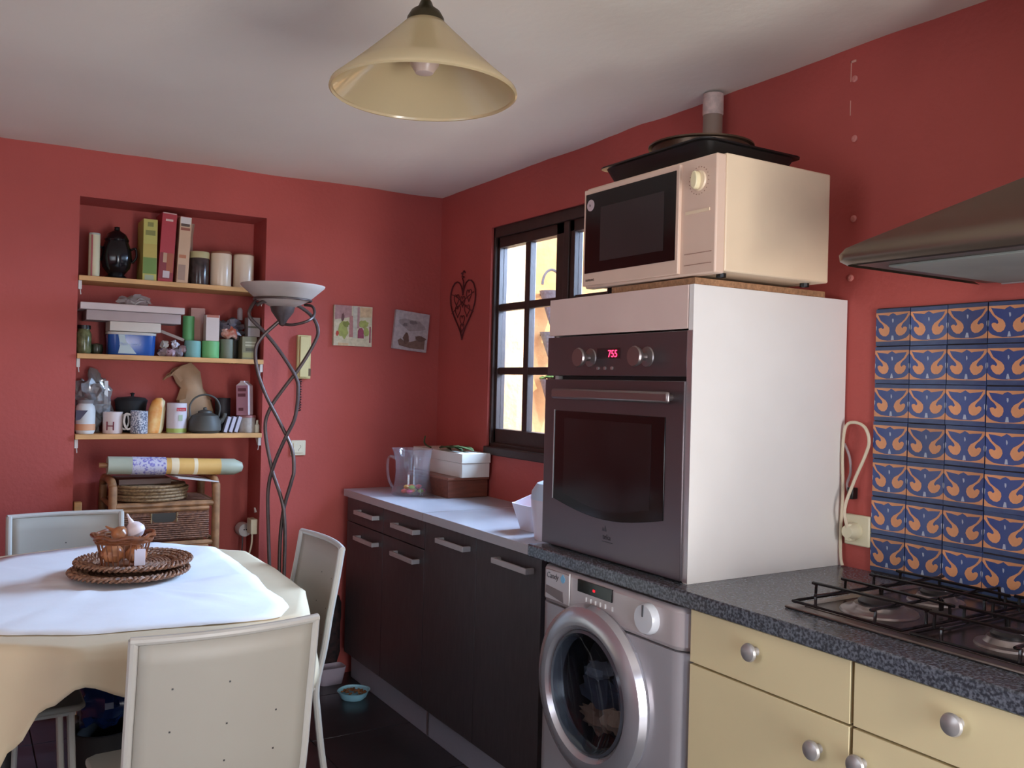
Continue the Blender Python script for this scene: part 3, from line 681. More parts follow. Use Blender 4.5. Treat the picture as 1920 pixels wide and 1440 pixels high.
tub(.14,.09,.19,.13,.14,-.285,-1.375,ZT,scoop=.05).build('tub_body',wp,t)
for i in range(4):
    tag(MB().ball((-.33+.032*i,-1.36-.03*(i%2),ZT+.05+.012*(i%2)),.026,12,8,n=.1,seed=i).build('orange',mat('orange peel',(226,110,50),.5)),['leftmost','second from the left','third from the left','rightmost'][i]+' small orange inside the white scooped tub','fruit','oranges in the white tub')
t=thing('white_plastic_bin',(-.40,-1.50,ZT),'white plastic container with a sloping bluish lid beside the oven','container')
b=MB().lathe([(.0,0),(.070,0),(.082,.10),(.084,.13)],(-.352,-1.555,ZT),32,M=None); b.build('bin_body',wp,t)
MB().lathe([(.085,.13),(.082,.155),(.066,.18),(.03,.194),(.0,.196)],(-.352,-1.555,ZT),32).build('lid',mat('blue white lid',(196,214,232),.3),t)

# ============================================================ THINGS ON THE BACK WALL
def picture(name,cx,cz,wd,hg,rot,lab,base,patches,th=.018):
    M=Matrix.Translation((cx,0,cz))@Matrix.Rotation(rot,4,'Y')
    t=thing(name,(cx,0,cz),lab,'picture')
    box((-wd/2,-th,-hg/2),(wd/2,-.001,hg/2),0,M).build('canvas',base,t,bevel=.001)
    for k,(pts,mt) in enumerate(patches):
        MB().prism([(u*wd-wd/2,hg/2-v*hg) for u,v in pts],-th-.0012-.0001*k,-th+.0002,'y',0,M).build('painted_patch',mt,t,smooth=False)
pc=lambda n,c,**k: mat('paint '+n,c,.75,var=.12,scale=60,**k)
def blob(cx,cy,rx,ry,n=14,j=.25,seed=0):
    r=random.Random(seed); return [(cx+rx*(1+r.uniform(-j,j))*math.cos(2*PI*i/n),cy+ry*(1+r.uniform(-j,j))*math.sin(2*PI*i/n)) for i in range(n)]
picture('canvas_picture',-.455,1.612,.188,.186,0,'small square canvas with green shrubs and a magenta shape, left of the two',pc('cream',(206,196,168)),[
 ([(.02,.0),(.45,.0),(.45,.28),(.02,.36)],pc('mauve',(172,132,132))),([(.40,.25),(.50,.25),(.50,.78),(.40,.78)],pc('rose',(176,122,120))),
 ([(.48,.0),(.60,.0),(.60,.80),(.50,.80)],pc('grey white',(190,186,172))),([(.60,.02),(.66,.02),(.66,.55),(.60,.55)],pc('mauve',(172,132,132))),
 ([(.68,.03),(.98,.03),(.98,.26),(.68,.28)],pc('tan',(206,176,140))),(blob(.24,.60,.13,.22,seed=1),pc('leaf green',(160,166,92))),(blob(.31,.46,.08,.08,seed=2),pc('olive',(128,134,66))),
 (blob(.78,.44,.12,.10,seed=3),pc('leaf green',(160,166,92))),(blob(.84,.62,.07,.12,seed=5),pc('leaf green',(160,166,92))),([(.62,.62),(.66,.55),(.72,.53),(.77,.60),(.78,.80),(.62,.80)],pc('magenta',(150,66,92))),
 (blob(.09,.70,.035,.06,seed=6),pc('red',(190,70,60))),([(.93,.5),(.96,.5),(.96,.9),(.93,.9)],pc('magenta',(150,66,92))),([(.12,.93),(.38,.93),(.38,.99),(.12,.99)],pc('tan',(206,176,140))),(blob(.22,.30,.045,.10,seed=8),pc('plum',(112,72,74)))])
picture('canvas_picture',-.158,1.603,.180,.186,math.radians(5),'small tilted canvas with a grey misty landscape, right of the two',pc('grey lilac',(188,174,172)),[
 (blob(.52,.33,.36,.16,seed=11),pc('mist',(160,146,142))),(blob(.52,.27,.13,.05,seed=12),pc('dusk',(124,110,110))),(blob(.30,.36,.07,.05,seed=13),pc('dusk',(124,110,110))),
 ([(.13,.78),(.2,.72),(.35,.80),(.5,.78),(.7,.70),(.92,.66),(.92,.93),(.5,.94),(.18,.9)],pc('brown',(126,98,84))),(blob(.37,.70,.09,.14,seed=14),pc('dark brown',(108,82,70))),(blob(.78,.66,.15,.07,seed=15),pc('dark brown',(108,82,70)))])
# wall phone box and cord
t=thing('wall_intercom',(-.683,0,1.46),'flat cream plastic wall telephone behind the lamp stem','wall phone')
cr=mat('yellowed cream plastic',(206,190,136),.45,var=.03)
box((-.718,-.022,1.362),(-.655,-.001,1.558)).build('housing',cr,t,bevel=.003)
box((-.710,-.034,1.368),(-.668,-.022,1.552)).build('handset',cr,t,bevel=.004)
box((-.666,-.024,1.375),(-.655,-.0215,1.408)).build('badge',mat('brown badge',(100,74,46),.5),t)
zz=[(-.698+.006*math.cos(i*1.9),-.012+.006*math.sin(i*1.9),1.36-.0035*i) for i in range(42)]
MB().tube(zz,.0022,5).build('coiled_cord',mat('dark cord',(60,34,34),.6),t)
t=thing('light_switch',(-.699,0,1.05),'square cream light switch low on the back wall','switch')
box((-.733,-.010,1.016),(-.665,-.001,1.084)).build('plate',mat('switch plastic',(222,212,186),.4),t,bevel=.003)
box((-.722,-.014,1.027),(-.676,-.009,1.073)).build('rocker',mat('switch plastic',(222,212,186),.4),t,bevel=.002)
MB().tube(smoothpath([(-.694,-.0142,1.064),(-.689,-.0142,1.056),(-.694,-.0142,1.048),(-.700,-.0142,1.04),(-.697,-.0142,1.036)],4),.0009,5).build('symbol',mat('grey symbol',(130,120,105),.6),t)
# wire heart on right wall
hw=mat('rusty dark wire',(92,34,36),.6,.3)
t=thing('wire_heart',(0,-.245,1.72),'dark wire heart ornament with small wire hearts on the right wall','wall ornament')
def heart(cy,cz,s,par,r=.003,nm='wire'):
    P=[]
    for i in range(36):
        a=2*PI*i/36; hx=16*math.sin(a)**3; hz=13*math.cos(a)-5*math.cos(2*a)-2*math.cos(3*a)-math.cos(4*a)
        P.append((-.006,cy+hx/16*s*.5,cz+hz/16*s*.62))
    MB().tube(P,r,6,closed=True).build(nm,hw,par)
heart(-.245,1.725,.245,t,.0035,'outer_wire')
for cy,cz,s in ((-.185,1.755,.05),(-.305,1.77,.05),(-.245,1.745,.045),(-.20,1.70,.05),(-.29,1.70,.05),(-.245,1.655,.045),(-.245,1.62,.035)): heart(cy,cz,s,t,.002,'small_heart')
MB().tube(smoothpath([(-.006,-.14,1.69),(-.006,-.2,1.72),(-.006,-.29,1.76),(-.006,-.35,1.78)],4),.002,5).build('cross_wire',hw,t)
MB().tube(smoothpath([(-.006,-.35,1.69),(-.006,-.29,1.71),(-.006,-.2,1.76),(-.006,-.14,1.78)],4),.002,5).build('cross_wire',hw,t)
MB().tube(smoothpath([(-.006,-.245,1.795),(-.006,-.25,1.83),(-.006,-.235,1.86),(-.006,-.25,1.885),(-.006,-.265,1.875)],5),.0028,6).build('hanging_loop',hw,t)
for cy,cz,ry in ((-.25,1.855,.6),(-.235,1.875,-.5)): MB().ball((-.007,cy,cz),(.002,.012,.005),8,5).build('wire_leaf',hw,t)

# ============================================================ FLOOR LAMP (UPLIGHTER)
LX,LY=-.868,-.30
lp=thing('floor_lamp',(LX,LY,0),'tall uplighter lamp with frosted bowl and entwined dark metal stems','floor lamp')
LXb=-.877
MB().lathe([(.0,1.655),(.05,1.655),(.105,1.682),(.150,1.722),(.168,1.738),(.170,1.744),(.165,1.743),(.10,1.69),(.045,1.664),(.0,1.664)],(LXb,LY,0),56).build('bowl',FROST,lp)
MB().lathe([(.0,1.575),(.012,1.58),(.020,1.60),(.045,1.635),(.050,1.655),(.0,1.654)],(LXb,LY,0),28).build('cone',IRON,lp)
MB().tube([(LXb+.115*math.cos(a),LY+.115*math.sin(a),1.684) for a in [2*PI*i/40 for i in range(40)]],.0045,8,closed=True).build('bowl_ring',IRON,lp)
A_=[(-.98,1.675),(-1.005,1.615),(-.945,1.55),(-.888,1.478),(-.823,1.37),(-.814,1.304),(-.825,1.199),(-.859,1.113),(-.894,1.004),(-.911,.899),(-.910,.735),(-.906,.582),(-.89,.3),(-.885,.03)]
B_=[(-.885,1.60),(-.951,1.532),(-.976,1.477),(-.965,1.392),(-.932,1.295),(-.881,1.186),(-.833,1.075),(-.824,.984),(-.832,.936),(-.856,.809),(-.862,.633),(-.858,.3),(-.862,.03)]
C_=[(-.990,1.655),(-.944,1.675),(-.844,1.672),(-.765,1.626),(-.736,1.567),(-.751,1.51),(-.806,1.408),(-.864,1.32),(-.913,1.234),(-.927,1.151),(-.901,.993),(-.856,.816),(-.845,.565),(-.85,.3),(-.855,.03)]
for P,ph in ((A_,0),(B_,2.1),(C_,4.2)):
    pts=[(x,LY+.035*math.cos(ph+z*7.5)*min(1,max(.25,(z-.5)*2)),z) for x,z in P]
    MB().tube(smoothpath(pts,8),.0075,10).build('stem',IRON,lp)
MB().tube(smoothpath([(-.875,LY,1.585),(-.84,LY-.03,1.583),(-.79,LY-.06,1.60),(-.752,LY-.03,1.63),(-.75,LY,1.665),(-.775,LY+.03,1.672)],6),.006,8).build('curl',IRON,lp)
MB().lathe([(.0,0),(.13,0),(.13,.012),(.10,.022),(.03,.034),(.0,.036)],(LX,LY,0),40).build('base',IRON,lp)

# ============================================================ SHELVES IN THE NICHE
S1,S2,S3=1.752,1.441,1.118
for z,lab in ((S1,'pine shelf board at the top of the wall niche'),(S2,'pine shelf board in the middle of the wall niche'),(S3,'pine shelf board lowest in the wall niche')):
    t=thing('shelf',(-1.2375,.09,z-.02),lab,'shelf')
    box((NX0+.002,-.012,z-.02),(NX1-.002,ND-.004,z)).build('board',PINE,t,bevel=.0015)
    for x,s in ((NX0+.002,1),(NX1-.002,-1)):
        MB().prism([(0,z-.0205),(.05,z-.0205),(.012,z-.055),(0,z-.055)],x if s>0 else x-.012,x+.012 if s>0 else x,'x').build('bracket',PINEW,t)
        MB().tube([(x+s*.006,.004,z-.045),(x+s*.010,.01,z-.075)],.002,5).build('bracket_hook',PINEW,t)
def can(name,x,y,z,r,h,mt,lab,cat,lid=None,grp=None,prof=None):
    t=thing(name,(x,y,z),lab,cat,grp)
    if prof: MB().lathe([(a*r,b_*h) for a,b_ in prof],(x,y,z),28).build('body',mt,t)
    else: MB().lathe([(.0,0),(r*.97,0),(r,.004),(r,h-.004),(r*.97,h),(.0,h)],(x,y,z),28).build('body',mt,t)
    if lid: MB().lathe([(.0,h),(r*1.03,h),(r*1.03,h+lid[0]-.003),(r*.98,h+lid[0]),(.0,h+lid[0])],(x,y,z),28).build('lid',lid[1],t)
    return t
def carton(name,x0,x1,y0,z0,z1,mt,lab,cat='box',dep=.1,rot=0,rz=0,bands=(),grp=None):
    cx=(x0+x1)/2; M=Matrix.Translation((cx,y0+dep/2,z0))@Matrix.Rotation(rz,4,'Z')@Matrix.Rotation(rot,4,'Y')
    w_,h=x1-x0,z1-z0
    t=thing(name,(cx,y0+dep/2,z0),lab,cat,grp)
    box((-w_/2,-dep/2,0),(w_/2,dep/2,h),0,M).build('carton',mt,t,bevel=.001)
    for kk,(u0,u1,v0,v1,bm_) in enumerate(bands):
        box((-w_/2+u0*w_,-dep/2-.0006-.0003*kk,v0*h),(-w_/2+u1*w_,-dep/2+.001,v1*h),0,M).build('printed_panel',bm_,t)
    return t
P_=lambda n,c: mat('print '+n,c,.55,var=.05)
# top shelf
t=can('tall_tin',-1.549,.05,S1,.0215,.176,P_('cream gold',(206,196,160)),'tall slim striped tin at the left end of the top shelf','tin')
box((-1.563,.0283,S1+.004),(-1.557,.034,S1+.170)).build('red_stripe',P_('dull red',(160,70,70)),t)
MB().lathe([(.0217,.172),(.0217,.178),(.018,.180),(.0,.180)],(-1.549,.05,S1),24).build('cap',P_('silver cap',(170,170,160)),t)
t=thing('black_samovar',(-1.460,.09,S1),'black glossy urn-shaped pot with a domed lid on the top shelf','pot')
bk=mat('glossy black ceramic',(22,19,22),.18,var=.1)
MB().lathe([(.0,0),(.04,0),(.045,.01),(.03,.022),(.052,.05),(.060,.09),(.056,.125),(.045,.155),(.044,.160)],(-1.460,.09,S1),32,mod=lambda a,h:1+.03*math.cos(8*a)).build('pot_body',bk,t)
MB().lathe([(.046,.160),(.048,.166),(.035,.19),(.012,.205),(.010,.215),(.012,.218),(.0,.222)],(-1.460,.09,S1),28).build('lid',bk,t)
for s in (-1,1): MB().tube(smoothpath([(-1.460+s*.056,.09,S1+.13),(-1.460+s*.074,.09,S1+.135),(-1.460+s*.077,.09,S1+.10),(-1.460+s*.06,.09,S1+.075)],5),.005,8).build('pot_handle',bk,t)
carton('cereal_box',-1.367,-1.312,.03,S1,2.010,P_('lime green',(186,178,92)),'yellow-green carton standing on the top shelf beside the black pot','box',.14,bands=((.02,.98,.12,.38,P_('leaf green',(104,132,60))),(.02,.98,.38,.6,P_('mustard',(184,164,80))),(.15,.8,.01,.1,P_('pale grey green',(160,170,140))),(.15,.85,.74,.82,P_('olive',(130,128,66))),(.3,.7,.88,.95,P_('olive',(130,128,66)))))
t=carton('cereal_box',-1.307,-1.248,.03,S1+.002,2.045,P_('deep red',(176,52,62)),'red carton leaning slightly on the top shelf, tallest in the row','box',.14,rot=math.radians(2.6),bands=((.04,.96,.04,.42,P_('dark red',(134,46,52))),(.25,.7,.28,.42,P_('cream patch',(190,150,120))),(.5,.95,.14,.42,P_('rust',(160,84,56))),(.3,.75,.06,.16,P_('barcode white',(196,180,180))),(.25,.75,.88,.91,P_('pale print',(220,190,180))),(.05,.95,.985,1.0,P_('pale pink top',(206,170,160)))))
t=carton('cereal_box',-1.233,-1.186,.03,S1+.001,2.035,P_('oat beige',(206,170,138)),'beige carton with a torn white top beside the red carton','box',.10,rot=math.radians(2.2),bands=((.05,.95,.90,1.0,P_('off white',(216,206,200))),(.1,.9,.80,.84,P_('brown red',(150,84,66))),(.1,.85,.86,.90,P_('dark brown print',(90,70,60))),(.1,.7,.38,.43,P_('orange print',(190,120,84))),(.1,.7,.05,.28,P_('taupe',(160,130,112)))))
MB().lathe([(.0,0),(.038,.004),(.044,.014),(.034,.03),(.0,.036)],(-1.15,.11,2.015),12).xf(Matrix.Identity(4)) 
t=thing('paper_packet',(-1.163,.11,S1),'crumpled pale paper packet behind the beige carton','packet')
MB().lathe([(.022,0),(.024,.12),(.020,.22),(.026,.265),(.03,.275),(.0,.262)],(-1.163,.163,S1),12,mod=lambda a,h:1+.15*math.sin(3*a+h*40)).build('packet_body',P_('kraft pink',(176,140,120)),t)
t=can('storage_jar',-1.130,.075,S1,.040,.118,mat('dark jar contents',(74,60,58),.2,var=.3,scale=30),'dark glass jar with a cream lid on the top shelf','jar',lid=(.028,P_('cream lid',(190,178,130))))
t=can('enamel_canister',-1.040,.07,S1,.0445,.145,mat('cream enamel canister',(226,204,176),.25,var=.02),'cream canister with a brown rim, left of the pair','canister',lid=(.008,P_('brown rim',(150,92,66))))
MB().lathe([(.0,0),(.03,.0),(.028,.006),(.0,.008)],(-1.03,.07,S1+.153),16).build('lid_knob',P_('brown rim',(150,92,66)),t)
can('enamel_canister',-.942,.07,S1,.0445,.148,MATS['cream enamel canister'],'cream canister with a thin brown rim, right of the pair','canister',lid=(.005,P_('brown rim',(150,92,66))))
# middle shelf
t=thing('glass_jar',(-1.578,.06,S2),'green glass jar with a black lid at the left end of the middle shelf','jar')
MB().lathe([(.0,0),(.024,0),(.028,.01),(.028,.08),(.022,.095),(.022,.100),(.0,.1)],(-1.578,.06,S2),20).build('jar_body',mat('green contents',(120,124,84),.2,var=.3,scale=40),t)
MB().lathe([(.0,.1),(.025,.1),(.025,.115),(.0,.116)],(-1.578,.06,S2),20).build('lid',BLK,t)
t=thing('small_pot',(-1.53,.06,S2),'small dark green pot beside the blue tub','pot'); MB().lathe([(.0,0),(.02,0),(.026,.02),(.022,.04),(.0,.046)],(-1.528,.08,S2),16).build('pot_body',mat('dark green glaze',(60,62,40),.3,var=.3),t)
bt=thing('blue_tub',(-1.398,.07,S2),'blue oval tub with white markings on the middle shelf','tub')
BLU=mat('blue tub plastic',(34,82,156),.25,var=.08)
b=MB().lathe([(.0,0),(.94,0),(.97,.004),(1.0,.078),(1.0,.084)],(0,0,0),48,mod=lambda a,h:1/((abs(math.cos(a))**4+abs(math.sin(a))**4)**.25)); b.xf(Matrix.Translation((-1.398,.08,S2))@Matrix.Diagonal((.093,.062,1,1))).build('tub_body',BLU,bt)
b=MB().lathe([(.0,.084),(1.03,.084),(1.03,.094),(.98,.096),(.0,.096)],(0,0,0),48,mod=lambda a,h:1/((abs(math.cos(a))**4+abs(math.sin(a))**4)**.25)); b.xf(Matrix.Translation((-1.398,.08,S2))@Matrix.Diagonal((.093,.062,1,1))).build('lid',P_('pale lid',(196,190,180)),bt)
MB().prism([(-1.455,S2+.083),(-1.432,S2+.083),(-1.425,S2+.055),(-1.41,S2+.04),(-1.385,S2+.006),(-1.455,S2+.006),(-1.448,S2+.04)],.0165,.020,'y').build('printed_panel',P_('pale foam white',(176,190,190)),bt)
text('Plain  Sucre',.018,P_('light blue print',(150,170,205)),bt,(-1.452,.0155,S2+.040),(1,0,0),(0,0,1))
t=carton('white_carton',-1.488,-1.292,.015,S2+.0975,S2+.136,P_('ivory card',(206,196,184)),'short white box on the lid of the blue tub','box',.13)
t=thing('flat_box',(-1.39,.08,S2+.138),'long flat white box with an overhanging lid, topmost on the middle shelf','box')
box((-1.575,.02,S2+.1375),(-1.212,.17,S2+.178)).build('box_body',P_('rose grey card',(176,158,156)),t,bevel=.001)
box((-1.600,.004,S2+.179),(-1.200,.19,S2+.207)).build('lid',P_('white card lid',(214,200,198)),t,bevel=.003)
tag(MB().ball((-1.385,.09,S2+.226),(.062,.05,.02),24,14,n=.4,seed=4).crumple(.018,40,3).build('crumpled_bag',glass('cellophane',(.8,.76,.7),.15,.2,haze=.3)),'crumpled clear bag lying on the long flat white box','bag')
for i,(x,z,c_,r_,nm) in enumerate(((-1.275,.018,(150,126,126),.022,'mauve'),(-1.245,.016,(176,140,150),.024,'pink'),(-1.215,.018,(150,140,150),.02,'grey'),(-1.268,.05,(160,146,130),.018,'beige'),(-1.228,.052,(196,190,200),.016,'white'),(-1.198,.036,(140,110,110),.018,'brown'))):
    tag(MB().ball((x,.05,S2+z),(r_,r_*.8,.017),16,9,n=.4,seed=i*3).crumple(.010,70,i).build('wrapped_packet',mat(nm+' wrapper',c_,.4,var=.2,scale=40)),nm+' crumpled packet in the heap between blue tub and teal tin','packet')
tag(MB().box((-.05,-.003,-.004),(.05,.003,.008)).xf(Matrix.Translation((-1.238,.06,S2+.088))@Matrix.Rotation(math.radians(20),4,'Y')).build('cardboard_strip',P_('grey brown card',(140,120,108))),'tilted strip of card resting on the crumpled packets','card')
can('round_tin',-1.152,.065,S2,.034,.072,P_('teal tin',(118,168,160)),'pale teal tin on the middle shelf under the tall green tin','tin')
can('round_tin',-1.167,.085,S2+.073,.024,.105,P_('green tin',(88,150,88)),'tall green tin standing on the pale teal tin','tin')
can('round_tin',-1.078,.065,S2,.037,.074,P_('bright green tin',(112,180,112)),'bright green tin under the white carton','tin')
carton('tea_carton',-1.106,-1.05,.03,S2+.0745,S2+.186,P_('white print carton',(206,188,178)),'small white carton standing on the bright green tin','box',.05,bands=((.05,.95,.9,1.0,P_('orange red print',(176,104,84))),))
carton('tea_carton',-1.152,-1.092,.115,S2+.0,S2+.218,P_('pink brown carton',(170,120,104)),'pinkish brown carton behind the white one','box',.05)
can('round_tin',-1.005,.075,S2,.030,.086,P_('grey green tin',(116,120,100)),'grey-green tin right of the bright green one','tin')
can('round_tin',-.962,.12,S2,.02,.09,P_('very dark tin',(38,38,30)),'very dark tin in the shade beside the tea box','tin')
carton('tea_box',-.950,-.886,.03,S2,S2+.100,P_('khaki box',(128,122,92)),'khaki printed box at the right end of the middle shelf','box',.08,bands=((.2,1,.72,.78,P_('pale khaki',(176,168,140))),(.2,1,.58,.66,P_('pale khaki',(176,168,140))),(.25,.9,.36,.5,P_('dark khaki',(84,78,58))),(.05,.95,.08,.3,P_('yellow khaki',(150,142,92)))))
carton('grey_carton',-.925,-.872,.035,S2+.101,S2+.186,P_('grey carton',(150,138,132)),'grey carton standing on the khaki box behind the lamp','box',.06,bands=((0,1,.45,.55,P_('dark khaki',(84,78,58))),))
b=MB().ball((-.99,.09,S2+.128),(.062,.04,.042),24,14,n=.45,seed=21).crumple(.022,40,2); tag(b.build('snack_bag',mat('black foil bag',(40,34,38),.3,rgb2=(90,80,84),scale=30,contrast=(.5,.8))),'dark shiny bag lying across the tins on the middle shelf','bag')
b=MB().ball((-1.0,.05,S2+.110),(.036,.016,.022),16,10,n=.4,seed=23).crumple(.014,50,2); tag(b.build('snack_packet',mat('orange packet',(172,80,54),.45,rgb2=(206,180,160),scale=22,contrast=(.35,.6))),'orange and white packet in front of the dark shiny bag','packet')
tag(MB().lathe([(.0,0),(.012,0),(.012,.045),(.006,.055),(.0,.056)],(-.945,.10,S2+.175),12).build('bottle_cap',P_('pale mauve',(160,144,146))),'pale rounded cap sticking up beside the lamp bowl','cap')
# bottom shelf
t=thing('plastic_jar',(-1.567,.06,S3),'white jar with dark and orange label at the left of the lowest shelf','jar')
MB().lathe([(.0,0),(.032,0),(.037,.01),(.038,.095),(.034,.112),(.028,.118),(.028,.122),(.0,.122)],(-1.567,.055,S3),28).build('jar_body',P_('milky plastic',(206,206,204)),t)
MB().lathe([(.0,.122),(.031,.122),(.031,.136),(.0,.137)],(-1.567,.055,S3),24).build('lid',P_('grey lid',(120,112,110)),t)
MB().lathe([(.0385,.014),(.0385,.04)],(-1.567,.055,S3),28).build('orange_band',P_('peach label',(206,150,110)),t)
MB().prism([(-1.606,S3+.055),(-1.606,S3+.095),(-1.562,S3+.095),(-1.59,S3+.058)],.012,.0165,'y').build('dark_label',P_('navy label',(52,44,66)),t)
tag(MB().ball((-1.53,.135,S3+.12),(.062,.045,.105),30,22,n=.5,seed=31).crumple(.03,28,3).crumple(.01,90,5).build('plastic_bag',glass('smoky film',(.55,.52,.50),.16,.2,haze=.16),ang=18),'crumpled clear plastic bag behind the white jar','bag')
tag(MB().box((-1.492,.10,S3+.10),(-1.478,.14,S3+.215)).build('white_tag',P_('milky plastic',(206,206,204))),'narrow white card strip standing inside the plastic bag','card')
def mug(x,y,z,r,h,mt,lab,side,extra=None):
    t=thing('mug',(x,y,z),lab,'mug')
    MB().lathe([(.0,0),(r*.95,0),(r,.004),(r,h),(r-.003,h),(r-.003,.006),(.0,.006)],(x,y,z),28).build('mug_body',mt,t)
    MB().tube(smoothpath([(x+side*r*.98,y,z+h*.82),(x+side*(r+.018),y,z+h*.85),(x+side*(r+.024),y,z+h*.5),(x+side*(r+.012),y,z+h*.2),(x+side*r*.98,y,z+h*.22)],5),.0045,8).build('mug_handle',WHITE,t)
    return t
t=mug(-1.462,.066,S3,.038,.088,P_('china white',(216,200,196)),'white mug with a dark red letter H','m' and 1)
text('H',.052,P_('dark red print',(120,40,56)),t,(-1.494,.0325,S3+.014),(.90,-.40,0),(0,0,1),name='letter')
t=thing('iron_pot',(-1.385,.132,S3),'black cast-iron pot with a knobbed lid behind the mugs','pot')
BI=mat('matt black iron',(20,19,20),.7)
MB().lathe([(.0,0),(.04,0),(.05,.03),(.058,.08),(.062,.12),(.066,.135),(.055,.146),(.0,.152)],(-1.383,.132,S3),28).build('pot_body',BI,t); MB().lathe([(.006,.15),(.006,.158),(.010,.164),(.0,.168)],(-1.378,.132,S3),12).build('lid_knob',BI,t)
t=mug(-1.365,.036,S3,.034,.094,mat('blue patterned china',(196,198,204),.3,rgb2=(96,104,124),scale=160,contrast=(.45,.55)),'patterned blue and white mug with its handle to the left',-1)
t=thing('rusk_packet',(-1.300,.05,S3),'orange and clear packet of rusks standing between mug and white tin','packet')
b=MB(); 
for k,(hw_,z) in enumerate(((.034,0),(.038,.02),(.036,.06),(.034,.10),(.026,.135),(.012,.148))):
    for q in range(12):
        a=2*PI*q/12; b.v.append((-1.305+.14*z+hw_*math.cos(a),.06+.022*math.sin(a)*(1 if k<5 else .5),S3+z))
for k in range(5):
    for q in range(12): s_=k*12+q; s2=k*12+(q+1)%12; b.f.append((s_,s2,s2+12,s_+12)); b.m.append(0 if 5<=q<=9 else 1)
b.f.append(tuple(range(12))); b.m.append(0); b.f.append(tuple(range(60,72))); b.m.append(1)
b.build('packet_body',[mat('orange rusk print',(214,132,52),.4,rgb2=(226,180,110),scale=26),P_('clear cream film',(206,186,140))],t,ang=60)
t=can('white_tin',-1.212,.06,S3,.041,.127,P_('white tin',(206,196,200)),'white tin with a small red label on the lowest shelf','tin')
MB().prism([(-.014,S3+.094),(.024,S3+.094),(.024,S3+.108),(-.014,S3+.108)],-.0005,.002,'y').xf(Matrix.Translation((-1.206,.0185,0))).build('red_label',P_('red label',(196,50,66)),t)
text('Le kiosk',.009,P_('pale print',(220,190,180)),t,(-1.218,.0175,S3+.097),(1,0,0),(0,0,1))
box((-1.212,.0175,S3+.052),(-1.196,.021,S3+.078)).build('green_print',P_('pale green print',(170,186,160)),t)
MB().lathe([(.0413,.002),(.0413,.02)],(-1.212,.06,S3),28).build('green_band',P_('lime band',(160,176,90)),t)
t=thing('paper_bag',(-1.13,.12,S3),'brown paper bag slumped behind the grey kettle','bag')
KP=mat('kraft paper',(182,146,112),.8,var=.12,scale=12)
b=MB(); ringsb=[(-1.105,.070,.036,0),(-1.11,.072,.036,.07),(-1.12,.068,.034,.14),(-1.135,.058,.030,.19),(-1.155,.048,.026,.235),(-1.168,.046,.024,.268),(-1.185,.044,.022,.278),(-1.207,.038,.020,.268),(-1.222,.030,.018,.245)]
for cx,rx,ry,z in ringsb:
    for q in range(18):
        a=2*PI*q/18; f=1+.22*noise.noise(Vector((math.cos(a)*3,math.sin(a)*3,z*18))); b.v.append((cx+rx*f*math.cos(a),.152+ry*f*math.sin(a),S3+z+(.024*math.cos(a) if z>.2 else 0)))
for k in range(8):
    for q in range(18): s_=k*18+q; s2=k*18+(q+1)%18; b.f.append((s_,s2,s2+18,s_+18)); b.m.append(0)
b.f.append(tuple(range(18))); b.m.append(0)
b.crumple(.012,25,2); b.v=[(x,min(y,.193),z) for x,y,z in b.v]; b.build('bag_body',KP,t,ang=22)
t=thing('grey_kettle',(-1.092,.045,S3),'squat grey cast teapot with a hoop handle','teapot')
KG=mat('dark grey cast iron',(78,76,70),.55,var=.1)
MB().lathe([(.0,0),(.055,0),(.068,.012),(.066,.05),(.054,.075),(.03,.086),(.0,.088)],(-1.098,.046,S3),32).build('pot_body',KG,t)
MB().lathe([(.03,.086),(.028,.094),(.008,.10),(.008,.108),(.0,.112)],(-1.098,.046,S3),20).build('lid',KG,t)
MB().tube(smoothpath([(-1.158,.046,S3+.07),(-1.162,.046,S3+.115),(-1.14,.046,S3+.15),(-1.098,.046,S3+.165),(-1.056,.046,S3+.15),(-1.036,.046,S3+.115),(-1.04,.046,S3+.07)],6),.004,8).build('hoop_handle',KG,t)
MB().tube(smoothpath([(-1.038,.046,S3+.045),(-1.02,.046,S3+.06),(-1.012,.046,S3+.085)],4),[.012]*4+[.009]*4+[.007],8).build('spout',KG,t)
can('dark_mug',-1.005,.12,S3,.033,.15,P_('black brown tin',(36,30,34)),'black tin in the shade right of the grey teapot','tin')
for i in range(3):
    tag(box((-.003,0,0),(.011,.035,.07)).xf(Matrix.Translation((-1.018+.023*i,.03,S3+.004))@Matrix.Rotation(math.radians(16),4,'Y')).build('sachet',P_('lilac sachet',(190,186,200))),['leftmost of three white sachets leaning beside the grey teapot','middle one of three white sachets leaning beside the grey teapot','rightmost of three white sachets, next to the ribbed tub'][i],'sachet','white sachets on the lowest shelf')
t=can('ribbed_tub',-.913,.06,S3,.037,.066,mat('ribbed frosted plastic',(176,166,156),.3,var=.1,scale=60),'frosted ribbed tub with a pink lid on the lowest shelf','tub',lid=(.010,P_('pink brown lid',(160,104,100))))
t=carton('milk_carton',-.952,-.898,.028,S3+.0765,S3+.208,P_('mauve pink',(176,124,138)),'pink and white drink carton standing on the frosted tub','carton',.054,rz=math.radians(-38),rot=math.radians(-2),bands=((.15,.85,.80,.91,P_('plum print',(106,52,64))),(.15,.8,.62,.73,P_('plum print',(106,52,64))),(.2,.6,.15,.25,P_('plum print',(106,52,64)))))
M=Matrix.Translation((-.925,.055,S3+.0765))@Matrix.Rotation(math.radians(-38),4,'Z')@Matrix.Rotation(math.radians(-2),4,'Y')
box((.0265,-.0265,.002),(.0278,.0265,.130),0,M).build('white_side',P_('carton white',(214,196,194)),t)
MB().prism([(-.027,.1315),(.027,.1315),(.008,.146),(.008,.152),(-.008,.152),(-.008,.146)],-.026,.026,'y',0,M).build('gable_top',P_('carton white',(214,196,194)),t)
